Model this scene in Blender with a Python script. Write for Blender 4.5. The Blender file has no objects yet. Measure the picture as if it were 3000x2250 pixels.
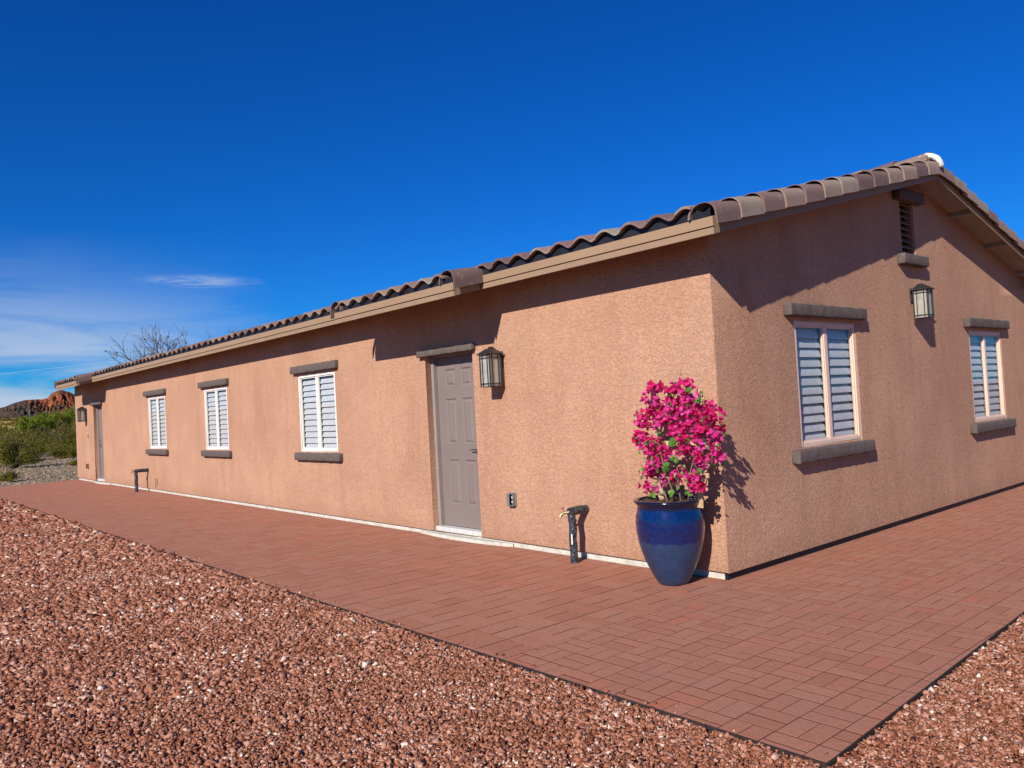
import bpy, bmesh, math, random
import numpy as np
from mathutils import Vector, Matrix
R = math.radians
scene = bpy.context.scene
COL = scene.collection
random.seed(7)
rng = np.random.default_rng(11)

# ------------------------------------------------------------------ materials
def new_mat(name):
    m = bpy.data.materials.new(name); m.use_nodes = True
    nt = m.node_tree; nt.nodes.clear()
    out = nt.nodes.new('ShaderNodeOutputMaterial')
    return m, nt, out

class NB:
    """tiny node builder"""
    def __init__(s, nt): s.nt = nt
    def n(s, t, **kw):
        nd = s.nt.nodes.new(t)
        for k, v in kw.items():
            if k.startswith('i_'):
                nd.inputs[k[2:].replace('_', ' ')].default_value = v
            else: setattr(nd, k, v)
        return nd
    def l(s, a, b): s.nt.links.new(a, b)
    def coords(s, scale=(1, 1, 1), kind='Object'):
        tc = s.n('ShaderNodeTexCoord'); mp = s.n('ShaderNodeMapping')
        mp.inputs['Scale'].default_value = scale
        s.l(tc.outputs[kind], mp.inputs['Vector']); return mp.outputs[0]
    def noise(s, vec, scale, detail=4, rough=.55, dist=0):
        nd = s.n('ShaderNodeTexNoise')
        nd.inputs['Scale'].default_value = scale; nd.inputs['Detail'].default_value = detail
        nd.inputs['Roughness'].default_value = rough; nd.inputs['Distortion'].default_value = dist
        s.l(vec, nd.inputs['Vector']); return nd.outputs['Fac']
    def ramp(s, fac, stops):
        nd = s.n('ShaderNodeValToRGB'); cr = nd.color_ramp
        while len(cr.elements) < len(stops): cr.elements.new(.5)
        for e, (p, c) in zip(cr.elements, stops):
            e.position = p
            e.color = (c, c, c, 1) if isinstance(c, (int, float)) else (*c, 1)
        s.l(fac, nd.inputs[0]); return nd.outputs[0]
    def mix(s, a, b, fac, mode='MIX'):
        nd = s.n('ShaderNodeMix', data_type='RGBA', blend_type=mode)
        for sock, v in ((nd.inputs[6], a), (nd.inputs[7], b), (nd.inputs[0], fac)):
            if hasattr(v, 'is_output'): s.l(v, sock)
            elif isinstance(v, (int, float)): sock.default_value = v
            else: sock.default_value = (*v, 1)
        return nd.outputs[2]
    def math(s, op, a, b=0.0, clamp=False):
        nd = s.n('ShaderNodeMath', operation=op, use_clamp=clamp)
        for sock, v in ((nd.inputs[0], a), (nd.inputs[1], b)):
            if hasattr(v, 'is_output'): s.l(v, sock)
            else: sock.default_value = v
        return nd.outputs[0]
    def bump(s, h, dist, strength=1.0, normal=None):
        nd = s.n('ShaderNodeBump'); nd.inputs['Distance'].default_value = dist
        nd.inputs['Strength'].default_value = strength
        s.l(h, nd.inputs['Height'])
        if normal: s.l(normal, nd.inputs['Normal'])
        return nd.outputs[0]
    def principled(s, out, color, rough=.8, normal=None, spec=.3, **kw):
        p = s.n('ShaderNodeBsdfPrincipled')
        for sock, v in ((p.inputs['Base Color'], color), (p.inputs['Roughness'], rough)):
            if hasattr(v, 'is_output'): s.l(v, sock)
            elif isinstance(v, (int, float)): sock.default_value = v
            else: sock.default_value = (*v, 1)
        p.inputs['Specular IOR Level'].default_value = spec
        for k, v in kw.items(): p.inputs[k].default_value = v
        if normal: s.l(normal, p.inputs['Normal'])
        s.l(p.outputs[0], out.inputs[0]); return p

def simple(name, c, rough=.7, var=.12, nscale=8, bscale=60, bdist=.001, spec=.3, c2=None, **kw):
    m, nt, out = new_mat(name); b = NB(nt); v = b.coords()
    f = b.noise(v, nscale, 5, .6)
    if c2 is None: c2 = tuple(x*(1-var*2) for x in c); hi = tuple(min(1, x*(1+var)) for x in c)
    else: hi = c
    col = b.ramp(f, [(.3, c2), (.7, hi)])
    nm = b.bump(b.noise(v, bscale, 4, .6), bdist) if bdist else None
    b.principled(out, col, rough, nm, spec, **kw)
    return m

def stucco_mat():
    m, nt, out = new_mat('stucco'); b = NB(nt); v = b.coords()
    big = b.noise(v, 1.1, 5, .6)
    streak = b.noise(b.coords((2.6, 2.6, .55)), 1.0, 6, .68, .9)
    fine = b.noise(v, 130, 3, .6)
    col = b.ramp(big, [(.3, (.465, .254, .160)), (.7, (.540, .308, .197))])
    col = b.mix(col, (.38, .185, .108), b.ramp(streak, [(.48, 0.0), (.74, .5)]))
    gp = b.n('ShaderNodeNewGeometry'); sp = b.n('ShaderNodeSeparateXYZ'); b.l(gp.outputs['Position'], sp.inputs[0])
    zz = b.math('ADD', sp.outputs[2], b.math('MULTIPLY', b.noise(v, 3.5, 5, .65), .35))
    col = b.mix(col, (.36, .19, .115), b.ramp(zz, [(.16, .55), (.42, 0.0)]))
    # trowelled worm-like relief
    w1 = b.noise(b.coords((1, 1, 1.35)), 21, 2, .4, 1.3)
    ridge = b.math('ABSOLUTE', b.math('SUBTRACT', w1, .5))
    worm = b.ramp(ridge, [(.0, 0.0), (.035, .75), (.12, 1.0)])
    w2 = b.noise(v, 55, 3, .6, 1.0)
    h = b.math('ADD', b.math('MULTIPLY', worm, .55), b.math('MULTIPLY', w2, .42))
    h = b.math('ADD', h, b.math('MULTIPLY', fine, .12))
    col = b.mix(col, (.36, .16, .10), b.ramp(ridge, [(.0, .20), (.03, 0.0)]))
    nm = b.bump(h, .0062, 1.0)
    b.principled(out, col, .93, nm, .12)
    return m

def tile_mat(name='roof_tile_clay'):
    m, nt, out = new_mat(name); b = NB(nt); v = b.coords()
    at = b.n('ShaderNodeAttribute', attribute_name='tone')
    col = b.ramp(at.outputs['Fac'], [(0, (.135, .085, .076)), (.3, (.205, .125, .108)), (.55, (.265, .175, .135)),
                                     (.8, (.28, .205, .155)), (1, (.26, .235, .19))])
    g = b.noise(v, 14, 6, .65)
    col = b.mix(col, (.36, .31, .26), b.ramp(g, [(.55, 0.0), (.8, .6)]))
    d = b.noise(v, 5, 4, .6)
    col = b.mix(col, (.09, .07, .065), b.ramp(d, [(.55, 0.0), (.8, .5)]))
    sc = b.noise(b.coords((12, 60, 60)), 1, 3, .5)
    col = b.mix(col, (.5, .45, .4), b.ramp(sc, [(.72, 0.0), (.78, .7)]))
    nm = b.bump(b.noise(v, 70, 5, .65), .0025)
    b.principled(out, col, .85, nm, .25)
    return m

def attr_ramp_mat(name, attr, stops, rough=.9, nscale=40, bdist=.002, spec=.15, transl=0, gloss=None, dirt=None):
    m, nt, out = new_mat(name); b = NB(nt); v = b.coords()
    at = b.n('ShaderNodeAttribute', attribute_name=attr)
    col = b.ramp(at.outputs['Fac'], stops)
    f = b.noise(v, nscale, 4, .6)
    col = b.mix(col, b.ramp(f, [(.25, .72), (.75, 1.0)]), .8, 'MULTIPLY')
    if dirt: col = b.mix(col, dirt, b.ramp(b.noise(v, 1.3, 5, .65), [(.5, 0.0), (.75, .45)]))
    nm = b.bump(b.noise(v, nscale*2, 4, .6), bdist) if bdist else None
    p = b.principled(out, col, rough, nm, spec)
    if transl:
        tr = b.n('ShaderNodeBsdfTranslucent'); b.l(col, tr.inputs[0])
        mx = b.n('ShaderNodeMixShader'); mx.inputs[0].default_value = transl
        b.l(p.outputs[0], mx.inputs[1]); b.l(tr.outputs[0], mx.inputs[2]); b.l(mx.outputs[0], out.inputs[0])
    return m

def glass_mat(name, tint=(.9, .93, .95), refl=.12, rough=.02):
    m, nt, out = new_mat(name); b = NB(nt)
    tr = b.n('ShaderNodeBsdfTransparent'); tr.inputs[0].default_value = (*tint, 1)
    gl = b.n('ShaderNodeBsdfGlossy'); gl.inputs['Roughness'].default_value = rough
    lw = b.n('ShaderNodeLayerWeight'); lw.inputs[0].default_value = .5
    fr = b.math('MULTIPLY', b.math('POWER', lw.outputs['Facing'], 5.0), .9)
    mx = b.n('ShaderNodeMixShader')
    b.l(b.math('ADD', fr, refl, True), mx.inputs[0])
    b.l(tr.outputs[0], mx.inputs[1]); b.l(gl.outputs[0], mx.inputs[2]); b.l(mx.outputs[0], out.inputs[0])
    return m

M = {}
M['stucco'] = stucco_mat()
M['tile'] = tile_mat()
M['fascia'] = simple('fascia_paint', (.31, .205, .128), .75, .05, 3, 90, .0012)
M['fascia_up'] = simple('drip_edge_paint', (.34, .222, .132), .5, .03, 2, 20, .0004)
M['soffit'] = simple('soffit_board', (.36, .31, .25), .85, .08, 6, 70, .001)
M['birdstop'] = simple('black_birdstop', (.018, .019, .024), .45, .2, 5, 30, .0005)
M['mortar'] = simple('white_mortar', (.82, .79, .74), .9, .03, 20, 40, .0008)
M['trim'] = simple('trim_taupe', (.128, .098, .086), .9, .14, 14, 38, .006)
M['door'] = simple('door_paint', (.215, .168, .150), .55, .03, 3, 300, .0003)
M['jamb'] = simple('jamb_paint', (.30, .245, .222), .6, .05, 6, 80, .0006)
M['white_frame'] = simple('white_vinyl', (.82, .76, .68), .45, .03, 3, 0, 0)
M['tan_frame'] = simple('peach_vinyl', (.80, .56, .43), .5, .04, 3, 0, 0)
M['shutter'] = simple('shutter_paint', (.60, .60, .61), .55, .1, 16, 60, .0008, c2=(.47, .48, .50))
M['pane'] = glass_mat('window_glass', (.94, .95, .95), .045)
M['concrete'] = simple('foundation_concrete', (.62, .57, .48), .95, .14, 12, 60, .004)
M['threshold'] = simple('threshold_metal', (.62, .60, .57), .5, .12, 30, 90, .001)
M['black_metal'] = simple('black_lantern_metal', (.030, .029, .030), .45, .15, 30, 200, .0004, spec=.5)
M['nickel'] = simple('satin_nickel', (.35, .32, .30), .3, .05, 20, 0, 0, Metallic=.9)
M['brass'] = simple('aged_brass', (.55, .42, .22), .35, .2, 60, 0, 0, Metallic=.85)
M['wood'] = simple('trellis_wood', (.62, .42, .24), .8, .12, 25, 120, .001, c2=(.42, .27, .15))
M['soil'] = simple('potting_soil', (.16, .095, .06), .95, .3, 60, 90, .012, c2=(.05, .03, .02))
M['stem'] = simple('woody_stem', (.20, .15, .10), .9, .2, 40, 100, .001)
M['vent'] = simple('vent_paint', (.30, .145, .09), .8, .08, 10, 80, .001)
M['dark'] = simple('dark_interior', (.02, .02, .02), .9, .05, 5, 0, 0)
M['cover_grey'] = simple('grey_cover_plastic', (.20, .19, .18), .4, .1, 20, 0, 0)
M['box_brown'] = simple('painted_cover_plastic', (.30, .15, .09), .5, .1, 20, 0, 0)
M['label_white'] = simple('white_sticker', (.8, .8, .8), .5, .02, 20, 0, 0)
M['edging'] = simple('dark_edging', (.035, .026, .024), .7, .2, 20, 60, .001)
M['cable'] = simple('pale_cable', (.42, .50, .62), .5, .02, 1, 0, 0)
M['bark'] = simple('tree_bark', (.14, .105, .085), .95, .25, 20, 40, .01)
M['bulb'] = glass_mat('bulb_glass', (.95, .92, .85), .08)
M['socket'] = simple('bulb_socket', (.55, .28, .10), .4, .1, 20, 0, 0)

def lantern_glass():
    m, nt, out = new_mat('lantern_glass'); b = NB(nt); v = b.coords()
    f = b.noise(v, 14, 3, .6, .6)
    col = b.ramp(f, [(.3, (.66, .62, .52)), (.7, (.86, .84, .76))])
    df = b.n('ShaderNodeBsdfDiffuse'); b.l(col, df.inputs[0])
    tl = b.n('ShaderNodeBsdfTranslucent'); b.l(col, tl.inputs[0])
    tr = b.n('ShaderNodeBsdfTransparent'); tr.inputs[0].default_value = (.9, .88, .82, 1)
    gl = b.n('ShaderNodeBsdfGlossy'); gl.inputs['Roughness'].default_value = .06
    m1 = b.n('ShaderNodeMixShader'); m1.inputs[0].default_value = .5
    b.l(df.outputs[0], m1.inputs[1]); b.l(tl.outputs[0], m1.inputs[2])
    m2 = b.n('ShaderNodeMixShader'); b.l(b.ramp(f, [(.3, .12), (.7, .05)]), m2.inputs[0])
    b.l(m1.outputs[0], m2.inputs[1]); b.l(tr.outputs[0], m2.inputs[2])
    m3 = b.n('ShaderNodeMixShader'); m3.inputs[0].default_value = .08
    b.l(m2.outputs[0], m3.inputs[1]); b.l(gl.outputs[0], m3.inputs[2]); b.l(m3.outputs[0], out.inputs[0])
    return m
M['lantern_glass'] = lantern_glass()

def pot_mat():
    m, nt, out = new_mat('cobalt_glaze'); b = NB(nt); v = b.coords()
    sep = b.n('ShaderNodeSeparateXYZ'); b.l(v, sep.inputs[0])
    wob = b.math('MULTIPLY', b.math('SUBTRACT', b.noise(v, 9, 5, .6), .5), .09)
    zz = b.math('ADD', sep.outputs[2], wob)
    g = b.noise(v, 30, 4, .6)
    up = b.ramp(g, [(.3, (.002, .009, .055)), (.7, (.003, .020, .11))])
    lo = b.ramp(b.noise(v, 12, 4, .6), [(.3, (.012, .030, .080)), (.7, (.020, .048, .115))])
    f = b.ramp(zz, [(.335, 0.0), (.35, 1.0)])
    col = b.mix(lo, up, f)
    col = b.mix(col, (.004, .006, .02), b.ramp(zz, [(.58, 0.0), (.62, .9)]))
    rg = b.ramp(zz, [(.335, .42), (.35, .16)])
    nm = b.bump(b.noise(v, 6, 3, .5), .004)
    b.principled(out, col, rg, nm, .55, **{'Coat Weight': .22, 'Coat Roughness': .08})
    return m
M['pot'] = pot_mat()

def wrap_mat():
    m, nt, out = new_mat('pipe_wrap_tape'); b = NB(nt)
    v = b.coords((26, 26, 17))
    vo = b.n('ShaderNodeTexVoronoi'); vo.inputs['Scale'].default_value = 2.3; b.l(v, vo.inputs['Vector'])
    ns = b.noise(b.coords((60, 20, 42)), 1.3, 3, .5, 1.2)
    col = b.ramp(ns, [(.42, (.012, .016, .024)), (.52, (.02, .028, .04)), (.60, (.10, .12, .14)), (.65, (.02, .026, .036))])
    nm = b.bump(vo.outputs['Distance'], .006)
    b.principled(out, col, .38, nm, .5)
    return m
M['wrap'] = wrap_mat()

M['paver'] = attr_ramp_mat('brick_paver', 'tone', [(0, (.13, .052, .038)), (.06, (.14, .055, .040)), (.09, (.40, .164, .103)), (.45, (.44, .184, .116)), (.75, (.45, .204, .134)), (1, (.48, .170, .104))],
                           .92, 30, .0018, .15, dirt=(.33, .165, .125))
M['joint'] = simple('joint_sand', (.10, .042, .030), .95, .2, 20, 200, .003)
M['rock'] = attr_ramp_mat('crushed_red_gravel', 'tone',
    [(0, (.20, .062, .028)), (.35, (.37, .136, .068)), (.65, (.48, .200, .122)), (.90, (.58, .30, .205)), (.98, (.72, .47, .35)), (1, (.90, .72, .58))],
    .8, 90, .003, .3)
M['bract'] = attr_ramp_mat('bougainvillea_bract', 'tone', [(0, (.70, .012, .13)), (.45, (.90, .035, .25)), (.8, (.95, .07, .40)), (1, (.97, .15, .55))],
                           .6, 60, .0005, .2, transl=.45)
M['leaf'] = attr_ramp_mat('bougainvillea_leaf', 'tone', [(0, (.045, .115, .015)), (.6, (.10, .23, .03)), (1, (.20, .36, .05))], .5, 50, .001, .4, transl=.25)
M['shrub'] = attr_ramp_mat('creosote_leaf', 'tone', [(0, (.045, .046, .009)), (.5, (.15, .14, .018)), (.8, (.29, .255, .03)), (1, (.44, .36, .06))],
                           .8, 4, 0, .1, transl=.25)
M['verde'] = attr_ramp_mat('palo_verde_leaf', 'tone', [(0, (.10, .15, .015)), (.6, (.24, .30, .03)), (1, (.40, .42, .06))], .8, 4, 0, .1, transl=.3)
M['dryleaf'] = attr_ramp_mat('dry_leaf', 'tone', [(0, (.09, .075, .055)), (1, (.20, .17, .12))], .9, 4, 0, .1)
M['saguaro'] = simple('saguaro_skin', (.10, .13, .05), .8, .15, 5, 30, .01)

def ground_mat():
    m, nt, out = new_mat('desert_soil'); b = NB(nt); v = b.coords()
    f = b.noise(v, .5, 6, .65); g = b.noise(v, 9, 6, .7)
    col = b.ramp(f, [(.3, (.24, .175, .12)), (.55, (.34, .26, .18)), (.75, (.40, .31, .22))])
    vo = b.n('ShaderNodeTexVoronoi'); vo.inputs['Scale'].default_value = 13; b.l(v, vo.inputs['Vector'])
    col = b.mix(col, vo.outputs['Color'], .10, 'OVERLAY')
    col = b.mix(col, b.ramp(g, [(.3, .5), (.7, 1.0)]), .8, 'MULTIPLY')
    # dry grass further out
    gp = b.n('ShaderNodeNewGeometry'); sp = b.n('ShaderNodeSeparateXYZ'); b.l(gp.outputs['Position'], sp.inputs[0])
    far = b.math('MULTIPLY', b.ramp(b.math('MULTIPLY', sp.outputs[0], -.001), [(.10, 0.0), (.16, 1.0)]), b.ramp(b.noise(v, .02, 4, .6), [(.35, .55), (.6, 1.0)]))
    col = b.mix(col, (.50, .34, .06), far)
    nm = b.bump(vo.outputs['Distance'], .03, .8)
    b.principled(out, col, .97, nm, .05)
    return m
M['ground'] = ground_mat()

def gravel_bed_mat():
    m, nt, out = new_mat('gravel_bed_soil'); b = NB(nt); v = b.coords()
    vo = b.n('ShaderNodeTexVoronoi'); vo.inputs['Scale'].default_value = 32; b.l(v, vo.inputs['Vector'])
    sep = b.n('ShaderNodeSeparateColor'); b.l(vo.outputs['Color'], sep.inputs[0])
    col = b.ramp(sep.outputs[0], [(0, (.20, .070, .040)), (.5, (.36, .14, .085)), (.9, (.50, .22, .14)), (1, (.6, .35, .25))])
    nm = b.bump(vo.outputs['Distance'], -.02, 1)
    b.principled(out, col, .9, nm, .1)
    return m
M['gravel_bed'] = gravel_bed_mat()

def hill_mat():
    m, nt, out = new_mat('red_rock'); b = NB(nt); v = b.coords()
    f = b.noise(b.coords((1, 1, 1.2)), .06, 7, .65, .5)
    g = b.noise(b.coords((.25, 2.6, .5)), .09, 6, .65, .8)
    gp = b.n('ShaderNodeNewGeometry'); sp = b.n('ShaderNodeSeparateXYZ'); b.l(gp.outputs['Position'], sp.inputs[0])
    # the right-hand massif is bare orange rock, the long left flank is brown scrub
    yy = b.math('ADD', b.math('MULTIPLY', sp.outputs[1], .004), b.math('MULTIPLY', b.math('SUBTRACT', f, .5), .7))
    right = b.ramp(yy, [(.74, 0.0), (.84, 1.0)])
    red = b.ramp(g, [(.3, (.08, .03, .018)), (.46, (.30, .085, .030)), (.7, (.48, .155, .055))])
    brown = b.ramp(g, [(.3, (.055, .045, .035)), (.7, (.16, .10, .065))])
    col = b.mix(brown, red, right)
    veg = b.ramp(b.noise(v, .10, 6, .7), [(.50, 0.0), (.60, .85)])
    col = b.mix(col, (.055, .06, .045), veg)
    b.principled(out, col, .95, b.bump(g, 6), .05)
    return m
M['hill'] = hill_mat()

# ------------------------------------------------------------------ objects
def link(o, parent=None):
    COL.objects.link(o)
    if parent: o.parent = parent
    return o
def tag(o, label=None, cat=None, group=None, kind=None):
    for k, v in (('label', label), ('category', cat), ('group', group), ('kind', kind)):
        if v: o[k] = v
    return o
def empty(name, loc, label, cat, group=None, rz=0):
    o = bpy.data.objects.new(name, None); o.location = loc; o.rotation_euler = (0, 0, rz); o.empty_display_size = .1
    link(o); return tag(o, label, cat, group)

class MB:
    """collects faces, builds one mesh"""
    def __init__(s): s.v = []; s.f = []; s.t = []
    def face(s, pts, tone=0.0):
        i = len(s.v); s.v += [tuple(p) for p in pts]; s.f.append(tuple(range(i, i+len(pts)))); s.t.append(tone)
    def add(s, vs, fs, tone=0.0):
        i = len(s.v); s.v += [tuple(p) for p in vs]
        for f in fs: s.f.append(tuple(i+k for k in f)); s.t.append(tone)
    def box(s, x0, x1, y0, y1, z0, z1, tone=0.0):
        x0, x1 = sorted((x0, x1)); y0, y1 = sorted((y0, y1)); z0, z1 = sorted((z0, z1))
        vs = [(x0,y0,z0),(x1,y0,z0),(x1,y1,z0),(x0,y1,z0),(x0,y0,z1),(x1,y0,z1),(x1,y1,z1),(x0,y1,z1)]
        s.add(vs, [(0,3,2,1),(4,5,6,7),(0,1,5,4),(1,2,6,5),(2,3,7,6),(3,0,4,7)], tone)
    def tube(s, pts, rad, n=8, tone=0.0, cap=True):
        pts = [Vector(p) for p in pts]
        if not isinstance(rad, (list, tuple)): rad = [rad]*len(pts)
        rings = []
        for i, p in enumerate(pts):
            d = (pts[min(i+1, len(pts)-1)]-pts[max(i-1, 0)]).normalized()
            a = Vector((0, 0, 1)) if abs(d.z) < .9 else Vector((1, 0, 0))
            u = d.cross(a).normalized(); w = d.cross(u)
            rings.append([p+(u*math.cos(2*math.pi*k/n)+w*math.sin(2*math.pi*k/n))*rad[i] for k in range(n)])
        vs = [q for r in rings for q in r]; fs = []
        for i in range(len(pts)-1):
            for k in range(n):
                a, b = i*n+k, i*n+(k+1) % n
                fs.append((a, b, b+n, a+n))
        if cap: fs += [tuple(range(n))[::-1], tuple(range((len(pts)-1)*n, len(pts)*n))]
        s.add(vs, fs, tone)
    def lathe(s, prof, c=(0, 0, 0), n=48, tone=0.0):
        vs = []; fs = []
        for r, z in prof:
            for k in range(n):
                a = 2*math.pi*k/n; vs.append((c[0]+r*math.cos(a), c[1]+r*math.sin(a), c[2]+z))
        for i in range(len(prof)-1):
            for k in range(n):
                a, b = i*n+k, i*n+(k+1) % n; fs.append((a, b, b+n, a+n))
        s.add(vs, fs, tone)
    def build(s, name, mat, parent=None, smooth=False, bevel=0, tone=False, merge=False, seg=2, auto=None):
        me = bpy.data.meshes.new(name)
        me.from_pydata(s.v, [], s.f)
        if tone:
            at = me.attributes.new('tone', 'FLOAT', 'FACE'); at.data.foreach_set('value', np.array(s.t, dtype=np.float32))
        if merge or bevel:
            bm = bmesh.new(); bm.from_mesh(me)
            bmesh.ops.remove_doubles(bm, verts=bm.verts, dist=1e-5)
            bmesh.ops.recalc_face_normals(bm, faces=bm.faces)
            if bevel:
                ed = [e for e in bm.edges if len(e.link_faces) == 2 and e.calc_face_angle(0) > .6]
                bmesh.ops.bevel(bm, geom=ed, offset=bevel, segments=seg, affect='EDGES', profile=.5)
            bm.to_mesh(me); bm.free()
        me.materials.append(mat)
        if smooth:
            me.polygons.foreach_set('use_smooth', [True]*len(me.polygons))
            if auto:
                try: me.set_sharp_from_angle(angle=R(auto))
                except Exception: pass
        o = bpy.data.objects.new(name, me)
        return link(o, parent)

# ------------------------------------------------------------------ dimensions
L = 21.95; YR = 3.85; DEP = 2*YR; S = .243
SOF0 = 2.797                      # soffit height above the long wall plane
OX = .30; OY = .352; OY2 = .69    # rake overhang, eave overhang, deeper eave above the doors
def sof(y): return SOF0+S*y if y <= YR else SOF0+S*(DEP-y)
JOGS = [(-4.83, -2.44), (-20.76, -18.28)]
STB = .055                        # underside of the stucco

house = empty('house', (0, 0, 0), 'single-storey salmon stucco house with low gabled clay tile roof beside brick paving', 'house')

# walls --------------------------------------------------------------
def T_long(u, d, z): return (u, -d, z)
def T_gab(u, d, z): return (d, u, z)
def wall_with_openings(T, u0, u1, top, openings, sub=None):
    """outer face at d=0 with rectangular openings, reveals going in; top = function u->z"""
    mb = MB()
    us = sorted(set([u0, u1]+[o[0] for o in openings]+[o[1] for o in openings]+(sub or [])))
    zs = sorted(set([STB]+[max(o[2], STB) for o in openings]+[o[3] for o in openings]+[2.55]))
    for a, b in zip(us, us[1:]):
        for c, d in zip(zs, zs[1:]+[None]):
            um = (a+b)/2
            if d is None: mb.face([T(a, 0, c), T(b, 0, c), T(b, 0, top(b)), T(a, 0, top(a))]); continue
            zm = (c+d)/2
            if any(o[0] < um < o[1] and o[2] < zm < o[3] for o in openings): continue
            mb.face([T(a, 0, c), T(b, 0, c), T(b, 0, d), T(a, 0, d)])
    for (a, b, c, d, dep) in openings:
        c = max(c, STB)
        mb.face([T(a, 0, c), T(a, 0, d), T(a, -dep, d), T(a, -dep, c)])
        mb.face([T(b, 0, c), T(b, -dep, c), T(b, -dep, d), T(b, 0, d)])
        mb.face([T(a, 0, d), T(b, 0, d), T(b, -dep, d), T(a, -dep, d)])
        mb.face([T(a, 0, c), T(a, -dep, c), T(b, -dep, c), T(b, 0, c)])
    return mb

WZ0, WZ1 = .945, 2.07
LW = [(-7.366, -6.215), (-11.366, -10.208), (-14.888, -13.698)]
GW = [(1.218, 2.359), (5.303, 6.407)]
DOORS = [(-3.99, -3.09, False), (-19.82, -18.92, True)]
DREV = .13
ops = [(a, b, WZ0, WZ1, .11) for a, b in LW]+[(a, b, 0.0, 2.09, DREV) for a, b, _ in DOORS]
VENT = (3.56, 3.90, 2.855, 3.46)
gops = [(a, b, WZ0, WZ1, .11) for a, b in GW]+[(*VENT, .09)]
def gable_wall(T):
    mb = MB()
    us = sorted(set([0.0, YR, DEP]+[o[0] for o in gops]+[o[1] for o in gops]))
    zs = sorted(set([STB, 2.55]+[o[2] for o in gops if o[2] < 2.5]+[o[3] for o in gops if o[3] < 2.5]))
    for a, b in zip(us, us[1:]):
        um = (a+b)/2
        for c, d in zip(zs, zs[1:]):
            zm = (c+d)/2
            if any(o[0] < um < o[1] and o[2] < zm < o[3] for o in gops): continue
            mb.face([T(a, 0, c), T(b, 0, c), T(b, 0, d), T(a, 0, d)])
        if VENT[0] < um < VENT[1]:
            mb.face([T(a, 0, 2.55), T(b, 0, 2.55), T(b, 0, VENT[2]), T(a, 0, VENT[2])])
            mb.face([T(a, 0, VENT[3]), T(b, 0, VENT[3]), T(b, 0, sof(b)), T(a, 0, sof(a))])
        else:
            mb.face([T(a, 0, 2.55), T(b, 0, 2.55), T(b, 0, sof(b)), T(a, 0, sof(a))])
    for (a, b, c, d, dep) in gops:
        mb.face([T(a, 0, c), T(a, 0, d), T(a, -dep, d), T(a, -dep, c)])
        mb.face([T(b, 0, c), T(b, -dep, c), T(b, -dep, d), T(b, 0, d)])
        mb.face([T(a, 0, d), T(b, 0, d), T(b, -dep, d), T(a, -dep, d)])
        mb.face([T(a, 0, c), T(a, -dep, c), T(b, -dep, c), T(b, 0, c)])
    return mb
wl = wall_with_openings(T_long, -L, 0, lambda u: SOF0, ops)
g = gable_wall(T_gab); wl.v_off = 0
wl.add(g.v, g.f)
# hidden rear and far gable walls
wl.face([(-L, DEP, STB), (0, DEP, STB), (0, DEP, SOF0), (-L, DEP, SOF0)])
wl.face([(-L, 0, STB), (-L, DEP, STB), (-L, DEP, 2.55), (-L, 0, 2.55)])
wl.face([(-L, 0, 2.55), (-L, YR, 2.55), (-L, YR, sof(YR)), (-L, 0, SOF0)])
wl.face([(-L, YR, 2.55), (-L, DEP, 2.55), (-L, DEP, SOF0), (-L, YR, sof(YR))])
# underside lip back to the foundation
for a, b, c, d in ((-L, 0, 0, .025), ):
    cuts = [-L, DOORS[1][0], DOORS[1][1], DOORS[0][0], DOORS[0][1], 0]
    for p, q in ((cuts[0], cuts[1]), (cuts[2], cuts[3]), (cuts[4], cuts[5])):
        wl.face([(p, 0, STB), (q, 0, STB), (q, .03, STB), (p, .03, STB)])
wl.face([(0, 0, STB), (0, DEP, STB), (-.06, DEP, STB), (-.06, .03, STB)])
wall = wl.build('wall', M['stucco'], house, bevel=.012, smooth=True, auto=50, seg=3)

# foundation -----------------------------------------------------------
fb = MB()
fb.box(-L+.03, -.055, .028, DEP-.03, -.15, STB+.004)
fb.build('foundation', M['concrete'], house, bevel=.004)
ws = MB(); ws.box(-.054, -.030, .032, DEP-.03, -.02, STB+.006); ws.build('foundation_shade_strip', M['birdstop'], house)  # black strip added as painted deep shade over the gable-side foundation
for k, (a, b, _) in enumerate(DOORS):
    mb = MB()
    n = 14; pts = []
    x0, x1 = a-.30, b+.50
    for i in range(n+1):
        t = i/n; x = x0+(x1-x0)*t
        pts.append((x, .015-.085*math.sin(math.pi*t)**.8))
    top = [(x, y, .034) for x, y in pts]; bot = [(x, y-.004, -.02) for x, y in pts]
    back = [(x1, .02, .034), (x0, .02, .034)]
    mb.face(top+back)
    for i in range(n): mb.face([bot[i], bot[i+1], top[i+1], top[i]])
    mb.build('door_apron', M['concrete'], house)

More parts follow.
